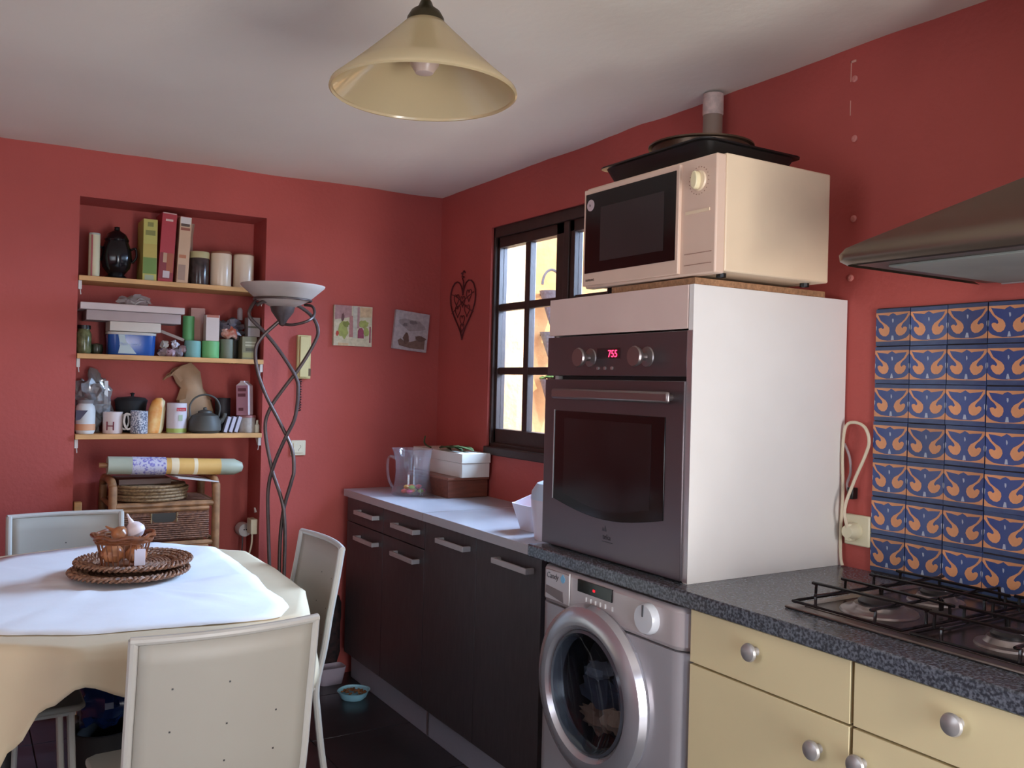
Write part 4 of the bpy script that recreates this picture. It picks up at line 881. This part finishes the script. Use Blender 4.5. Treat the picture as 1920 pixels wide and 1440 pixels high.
can('small_bottle',-.876,.03,S3,.011,.055,P_('white bottle',(206,206,186)),'tiny white bottle at the right end of the lowest shelf','bottle',prof=[(0,0),(1,0),(1,.6),(.5,.72),(.42,1.0),(0,1.02)])

# ============================================================ RATTAN UNIT, ROLLS, TRAYS IN THE NICHE
rt=thing('rattan_drawer_unit',(-1.28,.04,0),'rattan drawer unit standing in the niche below the shelves','drawer unit')
rx0,rx1,ry0,ry1=-1.478,-1.078,-.10,.175
for x in (rx0,rx1):
    MB().tube(smoothpath([(x,ry0,0),(x,ry0,.4),(x,ry0,.86),(x,ry0+.015,.91),(x,ry0+.06,.932),(x,ry1-.06,.932),(x,ry1-.015,.91),(x,ry1,.86),(x,ry1,.4),(x,ry1,0)],5),.0165,12).build('side_hoop',RATT,rt)
for z in (.835,.672,.50,.33,.16):
    MB().tube([(rx0,ry0,z),(rx1,ry0,z)],.0125,10).build('front_rail',RATT,rt); 
    MB().tube([(rx0,ry1,z),(rx1,ry1,z)],.0115,10).build('back_rail',RATT,rt)
    for x in (rx0,rx1): MB().tube([(x,ry0,z),(x,ry1,z)],.010,8).build('side_rail',RATT,rt)
box((rx0+.012,ry0,.838),(rx1-.012,ry1,.845)).build('top_shelf',WICK,rt)
for k,(z0,z1) in enumerate(((.690,.815),(.518,.655),(.348,.482),(.178,.314))):
    d=MB().box((rx0+.03,ry0-.008,z0),(rx1-.03,ry0+.0,z1)).build('wicker_drawer',WICK,rt)
    box((rx0+.03,ry0,z0),(rx1-.03,ry1-.03,z0+.01)).build('drawer_bottom',WICK,d)
    MB().tube([(rx0+.03,ry0-.008,z1),(rx1-.03,ry0-.008,z1)],.009,8).build('drawer_rim',RATT,d)
    b=MB()
    nr=int((z1-z0-.02)/.0085)
    for r in range(nr):
        zc=z0+.008+.0085*r
        hole=.10<1 and (z1-.052<zc<z1-.012)
        for (xa,xb) in (((rx0+.03,-1.335),(-1.235,rx1-.03)) if hole else ((rx0+.03,rx1-.03),)):
            n_=int((xb-xa)/.013); 
            b.tube([(xa+(xb-xa)*i/n_,ry0-.0105+(.0022 if (i+r)%2 else -.0022),zc) for i in range(n_+1)],.0036,5)
    o=b.build('weave',WICK,d); o['kind']='stuff'
    MB().prism([(-1.335,z1-.013),(-1.235,z1-.013),(-1.237,z1-.035),(-1.25,z1-.050),(-1.32,z1-.050),(-1.333,z1-.035)],ry0-.0095,ry0-.0085,'y').build('grip_hole',BLK,d)
    MB().tube([(-1.335,ry0-.011,z1-.012),(-1.335,ry0-.011,z1-.052)],.004,6).build('grip_edge',WICKL,d); MB().tube([(-1.235,ry0-.011,z1-.012),(-1.235,ry0-.011,z1-.052)],.004,6).build('grip_edge',WICKL,d)
# stack of woven mats on top
def braid(cx,cy,z,r,mt,th=.006):
    b=MB(); 
    rr=r
    b.lathe([(.0,z),(r-.004,z),(r-.004,z+th*1.2),(.0,z+th*1.2)],(cx,cy,0),40)
    b.lathe([(r-.008,z),(r,z+.002),(r+.003,z+th*.7),(r,z+th*1.4),(r-.010,z+th*1.5)],(cx,cy,0),72,mod=lambda a,h:1+.008*math.sin(36*a))
    return b
for i,(r,dx) in enumerate(((.150,0),(.152,-.004),(.147,.006),(.153,.002),(.148,-.006))):
    tag(braid(-1.318+dx,.03,.849+.0130*i,r*.98,WICKL,.0085).build('woven_mat',WICKL),['lowest','second from the bottom','middle','second from the top','topmost'][i]+' woven grass mat of the stack on the rattan unit','mat','woven mats on the rattan unit')
tag(box((-1.45,-.05,.9145),(-1.25,.12,.937)).build('dark_book',mat('dark brown cover',(92,66,54),.6),bevel=.001),'flat brown box lying on the woven mats','box')
tag(MB().box((-.085,-.11,-.002),(.085,.05,.002)).xf(Matrix.Translation((-1.165,-.01,.935))@Matrix.Rotation(math.radians(8),4,'Y')@Matrix.Rotation(.1,4,'Z')).build('envelope',P_('white paper',(206,200,196))),'white paper envelope drooping over the woven mats','envelope')
t=thing('rolled_wallpaper',(-1.25,-.02,.985),'patterned rolls of paper lying across the top of the rattan unit','paper roll')
M=Matrix.Translation((-1.525,-.055,.998))@Matrix.Rotation(math.radians(90+2.2),4,'Y')
def roll(a,b_,r,mt,nm): 
    MB().lathe([(.0,a),(r,a),(r,b_),(.0,b_)],(0,0,0),24,mi=0,M=M).build(nm,mt,t)
roll(.03,.12,.036,P_('sage floral paper',(170,172,150)),'floral_end'); roll(.12,.25,.0365,mat('checked paper',(190,184,196),.7,rgb2=(120,110,170),scale=90,contrast=(.4,.5)),'checked_band')
roll(.25,.47,.034,P_('ochre yellow paper',(214,166,92)),'yellow_band'); roll(.27,.30,.0345,P_('pale stripe',(226,206,170)),'stripe'); roll(.36,.375,.0345,P_('pale stripe',(226,206,170)),'stripe')
MB().lathe([(.0,.47),(.034,.47),(.034,.53),(.02,.562),(.0,.570)],(0,0,0),24,M=M).build('wrapped_end',P_('sage floral paper',(170,172,150)),t)
roll(0,.03,.010,RATT,'core_tube')
tag(box((-1.606,-.012,.0),(-1.578,.03,.848)).build('wooden_post',PINE,bevel=.003),'light wooden post standing against the left edge of the niche','post')
# plugs and cables in niche
t=thing('plug_adaptor',(-.88,.14,.70),'white round plug and cream adaptor box at the right edge of the niche','plug')
MB().lathe([(.0,-.03),(.028,-.03),(.031,-.02),(.031,.03),(.0,.03)],(-.892,.15,.672),24,ax='y').build('round_plug',WHITE,t)
MB().lathe([(.0,-.0315),(.003,-.0315),(.003,-.029)],(-.897,.15,.675),8,ax='y').build('pin_hole',BLK,t); MB().lathe([(.0,-.0315),(.003,-.0315),(.003,-.029)],(-.887,.15,.675),8,ax='y').build('pin_hole',BLK,t)
box((-.895,.02,.668),(-.866,.085,.735)).build('adaptor_box',MATS['cream socket plastic'],t,bevel=.003)
MB().prism([(.03,.765),(.055,.782),(.05,.76)],-.874,-.867,'x').build('torn_label',WHITE,t)
MB().tube(smoothpath([(-.88,.05,.668),(-.885,.04,.62),(-.90,.03,.56),(-.91,.0,.45),(-.92,.02,.2),(-.92,.05,.01)],5),.004,6).build('cable',CB,t)
MB().tube(smoothpath([(-.895,.15,.642),(-.90,.14,.5),(-.90,.15,.2),(-.91,.15,.01)],5),.003,6).build('cable',BLK,t)

# ============================================================ DINING TABLE
TCX,TCY=-1.60,-1.10
EDGE=[(-1.144,-1.42),(-1.13,-1.08),(-1.136,-.76),(-1.366,-.475),(-1.595,-.44),(-1.885,-.52),(-2.09,-.80),(-2.13,-1.10),(-2.10,-1.40),(-1.95,-1.62),(-1.773,-1.738),(-1.45,-1.735),(-1.24,-1.67)]
poly=sorted([(math.atan2(y-TCY,x-TCX),math.hypot(x-TCX,y-TCY)) for x,y in EDGE])
def Rad(a,pl=poly):
    a=(a+PI)%(2*PI)-PI
    n=len(pl)
    for i in range(n):
        a0,r0=pl[i]; a1,r1=pl[(i+1)%n]
        if i==n-1: 
            a1+=2*PI
            if a<a0: a+=2*PI
        if a0<=a<=a1:
            # straight edge between polar points
            p=Vector((r0*math.cos(a0),r0*math.sin(a0))); q=Vector((r1*math.cos(a1),r1*math.sin(a1))); d=Vector((math.cos(a),math.sin(a)))
            e=q-p; den=d.x*e.y-d.y*e.x
            return (p.x*e.y-p.y*e.x)/den if abs(den)>1e-9 else r0
    return .6
tb=thing('dining_table',(TCX,TCY,0),'dining table hidden beneath the beige cloth','table')
NT=72
MB().prism([(TCX+(Rad(2*PI*i/NT)-.012)*math.cos(2*PI*i/NT),TCY+(Rad(2*PI*i/NT)-.012)*math.sin(2*PI*i/NT)) for i in range(NT)],.718,.743).build('table_top',mat('table wood',(120,90,66),.5),tb)
for sx,sy in ((1,1),(1,-1),(-1,1),(-1,-1)): MB().lathe([(.018,0),(.024,.7),(.024,.718)],(TCX+.30*sx,TCY+.30*sy,0),14).build('leg',mat('dark table leg',(46,42,42),.5),tb)
# drop of the cloth by angle (deg, drop)
DR=[(-180,.30),(-160,.42),(-145,.52),(-138,.60),(-130,.52),(-124,.36),(-117,.22),(-110,.12),(-104,.075),(-95,.115),(-80,.12),(-65,.16),(-50,.22),(-40,.17),(-25,.10),(0,.12),(25,.16),(45,.24),(60,.16),(90,.10),(120,.2),(140,.3),(160,.2),(180,.30)]
def drop(a):
    d=math.degrees((a+PI)%(2*PI)-PI)
    for (a0,v0),(a1,v1) in zip(DR,DR[1:]):
        if a0<=d<=a1: t_=(d-a0)/(a1-a0); t_=t_*t_*(3-2*t_); return v0+(v1-v0)*t_
    return .2
b=MB(); NA=216; rings=[0,.2,.4,.6,.75,.88,.97,1.0]; ND_=9
def topz(x,y): return .7475+.0022*noise.noise(Vector((x*7,y*7,1)))+.0015*noise.noise(Vector((x*19,y*13,4)))
for i in range(NA):
    a=2*PI*i/NA; r=Rad(a)+.004
    for q in rings[1:]:
        x,y=TCX+r*q*math.cos(a),TCY+r*q*math.sin(a); b.v.append((x,y,topz(x,y)-(.002 if q==1 else 0)))
    dd=drop(a)
    for k in range(1,ND_+1):
        u=k/ND_; fold=(.018*math.sin(7*a+1)+.012*math.sin(17*a+2))*u*min(1,dd/.15)
        rr=r+.010*min(1,u*4)+fold+.02*u*min(1,dd/.3)
        b.v.append((TCX+rr*math.cos(a),TCY+rr*math.sin(a),.745-dd*u-.004))
m_=len(rings)-1+ND_
cidx=len(b.v); b.v.append((TCX,TCY,topz(TCX,TCY)))
for i in range(NA):
    j=(i+1)%NA; b.f.append((cidx,i*m_,j*m_)); b.m.append(0)
    for k in range(m_-1): b.f.append((i*m_+k,i*m_+k+1,j*m_+k+1,j*m_+k)); b.m.append(0)
tag(b.build('tablecloth',CLOTH,solid=.0015,ang=80),'beige tablecloth draped over the dining table','tablecloth')
WE=[(-1.565,-.462),(-1.39,-.492),(-1.215,-.649),(-1.211,-.915),(-1.220,-1.2),(-1.239,-1.374),(-1.232,-1.50),(-1.245,-1.60),(-1.30,-1.695),(-1.45,-1.69),(-1.76,-1.640),(-1.92,-1.565),(-2.04,-1.42),(-2.09,-1.1),(-2.05,-.82),(-1.87,-.56)]
pw=sorted([(math.atan2(y-TCY,x-TCX),math.hypot(x-TCX,y-TCY)) for x,y in WE])
b=MB(); NA=144; rg=[.15,.3,.45,.6,.75,.9,1.0]
for i in range(NA):
    a=2*PI*i/NA; r=Rad(a,pw)
    for q in rg:
        x,y=TCX+r*q*math.cos(a),TCY+r*q*math.sin(a)
        w_=max(0,noise.noise(Vector((x*3.5,y*11,7)))-.15)*.022*(1 if q<1 else .2)
        b.v.append((x,y,topz(x,y)+.0032+w_+.0012*noise.noise(Vector((x*30,y*30,2)))))
m_=len(rg); cidx=len(b.v); b.v.append((TCX,TCY,topz(TCX,TCY)+.004))
for i in range(NA):
    j=(i+1)%NA; b.f.append((cidx,i*m_,j*m_)); b.m.append(0)
    for k in range(m_-1): b.f.append((i*m_+k,i*m_+k+1,j*m_+k+1,j*m_+k)); b.m.append(0)
tag(b.build('table_cover',CLOTHW,solid=.0012,ang=80),'smaller white cloth spread over the beige tablecloth','tablecloth')

# wicker trays on the table
ZC=.7585
def wtray(cx,cy,z,r,lab,nrm):
    t=thing('wicker_tray',(cx,cy,z),lab,'tray')
    b=MB()
    for i,q in enumerate([.012+.009*k for k in range(int((r-.055)/.009))]):
        b.tube([(cx+q*math.cos(2*PI*j/36),cy+q*math.sin(2*PI*j/36),z+.005+.0008*math.sin(9*2*PI*j/36+i*3)) for j in range(36)],.005,5,closed=True)
    o=b.build('coiled_base',TRAYM,t); o['kind']='stuff'
    MB().lathe([(.0,z+.001),(r-.05,z+.001),(r-.05,z+.004),(.0,z+.004)],(cx,cy,0),36).build('base_disc',TRAYM,t)
    b=MB()
    for s,rr,zz in ((0,r-.048,.008),(1,r-.034,.012),(2,r-.020,.016),(3,r-.006,.016)):
        n_=90
        for ph in (0,PI):
            b.tube([(cx+(rr+.006*math.cos(30*2*PI*j/180+ph))*math.cos(2*PI*j/180),cy+(rr+.006*math.cos(30*2*PI*j/180+ph))*math.sin(2*PI*j/180),z+zz+.0045*math.sin(30*2*PI*j/180+ph)) for j in range(180)],.0042,5,closed=True)
    o=b.build('braided_rim',TRAYM,t); o['kind']='stuff'
    return t
wtray(-1.558,-1.045,ZC,.170,'lower of two round brown wicker trays on the dining table',1)
wtray(-1.542,-1.020,ZC+.0235,.167,'upper of two round brown wicker trays, under the small basket',1)
# basket
bx,by,bz=-1.582,-1.08,ZC+.032
t=thing('wicker_basket',(bx,by,bz),'small openwork wicker basket on the upper wicker tray','basket')
BW=mat('glossy brown cane',(140,82,50),.32,var=.2,scale=40)
MB().lathe([(.0,0),(.058,0),(.060,.008),(.0,.008)],(bx,by,bz),28).build('base',BW,t)
b=MB()
for i in range(26):
    a=2*PI*i/26; b.tube([(bx+.058*math.cos(a),by+.058*math.sin(a),bz+.004),(bx+.066*math.cos(a),by+.066*math.sin(a),bz+.045),(bx+.078*math.cos(a),by+.078*math.sin(a),bz+.092)],.0017,5)
b.build('stakes',BW,t)['kind']='stuff'
b=MB()
for k in range(3):
    b.tube([(bx+(.0775+.0018*k+.002*math.cos(15*2*PI*j/90+k*PI))*math.cos(2*PI*j/90),by+(.074+.0018*k+.002*math.cos(15*2*PI*j/90+k*PI))*math.sin(2*PI*j/90),bz+.078+.0055*k) for j in range(90)],.0034,5,closed=True)
b.build('woven_band',BW,t)['kind']='stuff'
MB().tube([(bx+(.084+.003*math.sin(11*2*PI*j/60))*math.cos(2*PI*j/60),by+(.084+.003*math.sin(11*2*PI*j/60))*math.sin(2*PI*j/60),bz+.096+.003*math.sin(7*2*PI*j/60)) for j in range(60)],.0055,7,closed=True).build('rim',BW,t)
ON=mat('onion skin',(196,128,84),.3,var=.25,scale=30); GA=mat('garlic skin',(226,206,204),.45,var=.1,scale=30)
def bulb(x,y,z,r,mt,nm,lab,tilt,rz):
    M=Matrix.Translation((x,y,z))@Matrix.Rotation(rz,4,'Z')@Matrix.Rotation(tilt,4,'Y')
    o=MB().lathe([(.0,-r*.85),(r*.5,-r*.8),(r*.95,-r*.3),(r,.1*r),(r*.75,r*.6),(r*.3,r*.95),(r*.14,r*1.5),(r*.10,r*2.0),(.0,r*2.1)],(0,0,0),18,mod=lambda a,h:1+.08*abs(math.sin(4*a)),M=M).build(nm,mt)
    tag(o,lab,nm.replace('_',' '),'bulbs in the wicker basket')
bulb(bx-.032,by-.02,bz+.044,.031,ON,'onion','brown onion at the left side of the basket',.3,1)
bulb(bx+.030,by-.035,bz+.040,.029,ON,'onion','brown onion at the front right of the basket',-.3,2)
bulb(bx+.01,by+.035,bz+.046,.031,ON,'onion','brown onion at the back of the basket',.4,0)
bulb(bx+.033,by+.012,bz+.105,.027,GA,'garlic_bulb','white garlic bulb with a pointed neck standing above the basket rim',-.45,0)
bulb(bx-.012,by+.0,bz+.097,.024,ON,'onion','peeling onion on top of the basket heap',1.1,2.5)
box((bx+.02,by-.066,bz+.012),(bx+.05,by-.060,bz+.06),0).build('price_tag',P_('white label card',(220,214,226)),t,bevel=.001)

# ============================================================ CHAIRS
def chair():
    t=thing('dining_chair',(0,0,0),'x','chair','pale metal dining chairs')
    W_=.378
    prof=[(-.250,.85),(-.236,.76),(-.218,.66),(-.202,.556),(-.180,.455)]
    def by_(z):
        for (y0,z0),(y1,z1) in zip(prof,prof[1:]):
            if z1<=z<=z0: return y0+(y1-y0)*(z0-z)/(z0-z1)
        return prof[-1][0]
    def bow(x): return -.026*(1-(2*x/W_)**2)
    # panel
    b=MB(); nx_,nz_=14,8
    for j in range(nz_+1):
        z=.462+(.843-.462)*j/nz_
        for i in range(nx_+1):
            x=-(W_-.03)/2+(W_-.03)*i/nx_; b.v.append((x,by_(z)+bow(x),z))
    for j in range(nz_):
        for i in range(nx_): a=j*(nx_+1)+i; b.f.append((a,a+1,a+nx_+2,a+nx_+1)); b.m.append(0)
    b.build('back_panel',PANW,t,solid=.008,ang=80)
    top=[( -W_/2+W_*i/14,by_(.85)+bow(-W_/2+W_*i/14),.848) for i in range(15)]
    MB().tube(top,.009,10).build('top_rail',METW,t)
    # perforations
    for (x,z) in ((-.11,.745),(.0,.745),(-.11,.655),(.0,.655),(.105,.662),(.105,.576),(-.0,.575),(-.11,.575)):
        y=by_(z)+bow(x); MB().box((x-.0018,y-.0046,z-.0018),(x+.0018,y-.0035,z+.0018)).box((x-.0018,y+.0035,z-.0018),(x+.0018,y+.0046,z+.0018)).build('screw_hole',BLK,t)
    for s in (-1,1):
        x=s*(W_/2-.006)
        pts=smoothpath([(x,-.250,.850),(x,-.236,.76),(x,-.218,.66),(x,-.202,.556),(x,-.180,.445),(x,-.186,.36),(x,-.208,.20),(x,-.250,.0)],4)
        b=MB()
        # flat oval tube
        b.tube(pts,.0105,10); b.v=[((v[0]-x)*1.0+x,v[1],v[2]) for v in b.v]
        b.build('leg',METW,t)
        MB().tube(smoothpath([(s*.165,.195,.435),(s*.172,.20,.3),(s*.182,.215,.0)],4),.0105,10).build('leg',METW,t)
        MB().tube([(x,-.180,.440),(s*.165,.2,.434)],.009,8).build('side_rail',METW,t)
    b=MB().prism([(-.185,-.185),(.185,-.185),(.195,.02),(.19,.215),(.165,.232),(-.165,.232),(-.19,.215),(-.195,.02)],.440,.458); b.build('seat',PANW,t,bevel=.006)
    MB().tube([(-.165,.2,.43),(.165,.2,.43)],.009,8).build('front_rail',METW,t)
    return t
spots=[(-1.541,-1.845,0,'pale metal dining chair seen from behind, nearest the camera'),
       (-1.262,-1.19,PI/2,'pale metal dining chair at the right side of the table, beside the dark cabinets'),
       (-1.663,-.583,PI,'pale metal dining chair on the far side of the table, facing the camera'),
       (-1.925,-1.07,-PI/2,'pale metal dining chair at the left end of the table, its seat under the cloth')]
ch0=chair(); base=ch0
for i,(x,y,r,lab) in enumerate(spots):
    o=base if i==0 else copy_tree(base)
    o.location=(x,y,0); o.rotation_euler=(0,0,r); o['label']=lab
# the near chair sits a touch askew
base.rotation_euler=(0,0,math.radians(2.2))

# ============================================================ PENDANT LAMP
PX,PY,PZ=-1.212,-2.277,1.95
pl=thing('pendant_lamp',(PX,PY,PZ),'cream glass cone pendant lamp hanging from the ceiling','pendant lamp')
MB().lathe([(.188,0),(.192,.003),(.190,.010),(.150,.044),(.10,.090),(.060,.128),(.040,.148),(.036,.150),(.056,.126),(.096,.086),(.146,.040),(.184,.006)],(PX,PY,PZ),72).build('shade',SHADE,pl,ang=60)
MB().lathe([(.0385,.146),(.038,.156),(.030,.170),(.016,.180),(.012,.190),(.008,.196),(.012,.206),(.008,.215),(.0,.216)],(PX,PY,PZ),28).build('cap',BRONZE,pl)
MB().tube([(PX,PY,PZ+.21),(PX,PY,ceil_z(PX,PY)-.02)],.003,8).build('cord',BRONZE,pl)
MB().lathe([(.0,0),(.05,-.004),(.045,-.02),(.0,-.03)],(PX,PY,ceil_z(PX,PY)-.003),24).build('ceiling_rose',BRONZE,pl)
MB().lathe([(.0,.040),(.018,.044),(.030,.062),(.030,.078),(.016,.105),(.014,.135),(.0,.137)],(PX,PY,PZ),24).build('bulb',mat('opal bulb',(214,190,176),.35),pl)

# ============================================================ FLOOR ITEMS
t=thing('pet_bowl',(-.535,-.33,0),'pale blue shallow bowl of dry pet food on the floor by the plinth','bowl')
MB().lathe([(.0,0),(.045,0),(.055,.008),(.066,.036),(.070,.036),(.066,.034),(.052,.010),(.0,.008)],(-.540,-.34,0),36,mod=lambda a,h:1+.03*math.cos(4*a)).build('bowl',mat('pale blue bowl',(150,206,224),.35),t)
b=MB()
for i in range(60):
    a=random.random()*2*PI; q=.052*math.sqrt(random.random()); b.ball((-.540+q*math.cos(a),-.34+q*math.sin(a),.022+.008*(1-q/.055)+random.uniform(0,.004)),(.006,.005,.004),6,4,n=.3,seed=i)
b.build('pet_food',mat('brown kibble',(160,104,60),.8,var=.3,scale=90),t)['kind']='stuff'
t=thing('storage_tub',(-.56,-.108,0),'translucent white plastic tub on the floor beside the dark cabinet','tub')
tub(.10,.07,.13,.085,.075,-.560,-.108,0).build('tub_body',mat('milky lilac plastic',(170,158,170),.4),t)
t=thing('shopping_bag',(-.548,-.03,0),'dark brown bulging bag standing in the gap by the back wall','bag')
MB().ball((-.548,-.032,.225),(.062,.030,.225),20,14,n=.35,seed=41).build('bag_body',mat('dark brown fabric',(52,30,30),.8,rgb2=(20,14,16),scale=40,contrast=(.4,.6)),t)
t=thing('blue_bag',(-1.605,-.93,0),'dark blue plastic bag on top of a dark basket under the table','bag')
MB().ball((-1.605,-.93,.36),(.085,.095,.075),26,16,n=.45,seed=44).build('bag_body',mat('dark blue film',(22,42,86),.25,var=.25,scale=8),t)

t=thing('dark_basket',(-1.605,-.93,0),'dark round basket on the floor under the table','basket')
MB().lathe([(.0,.0),(.08,.0),(.093,.26),(.096,.27),(.09,.272),(.076,.01),(.0,.01)],(-1.605,-.93,0),28,mod=lambda a,h:1+.012*math.sin(14*a)).build('basket_body',mat('dark basket',(40,36,36),.8,var=.2),t)
bpy.context.view_layer.update()
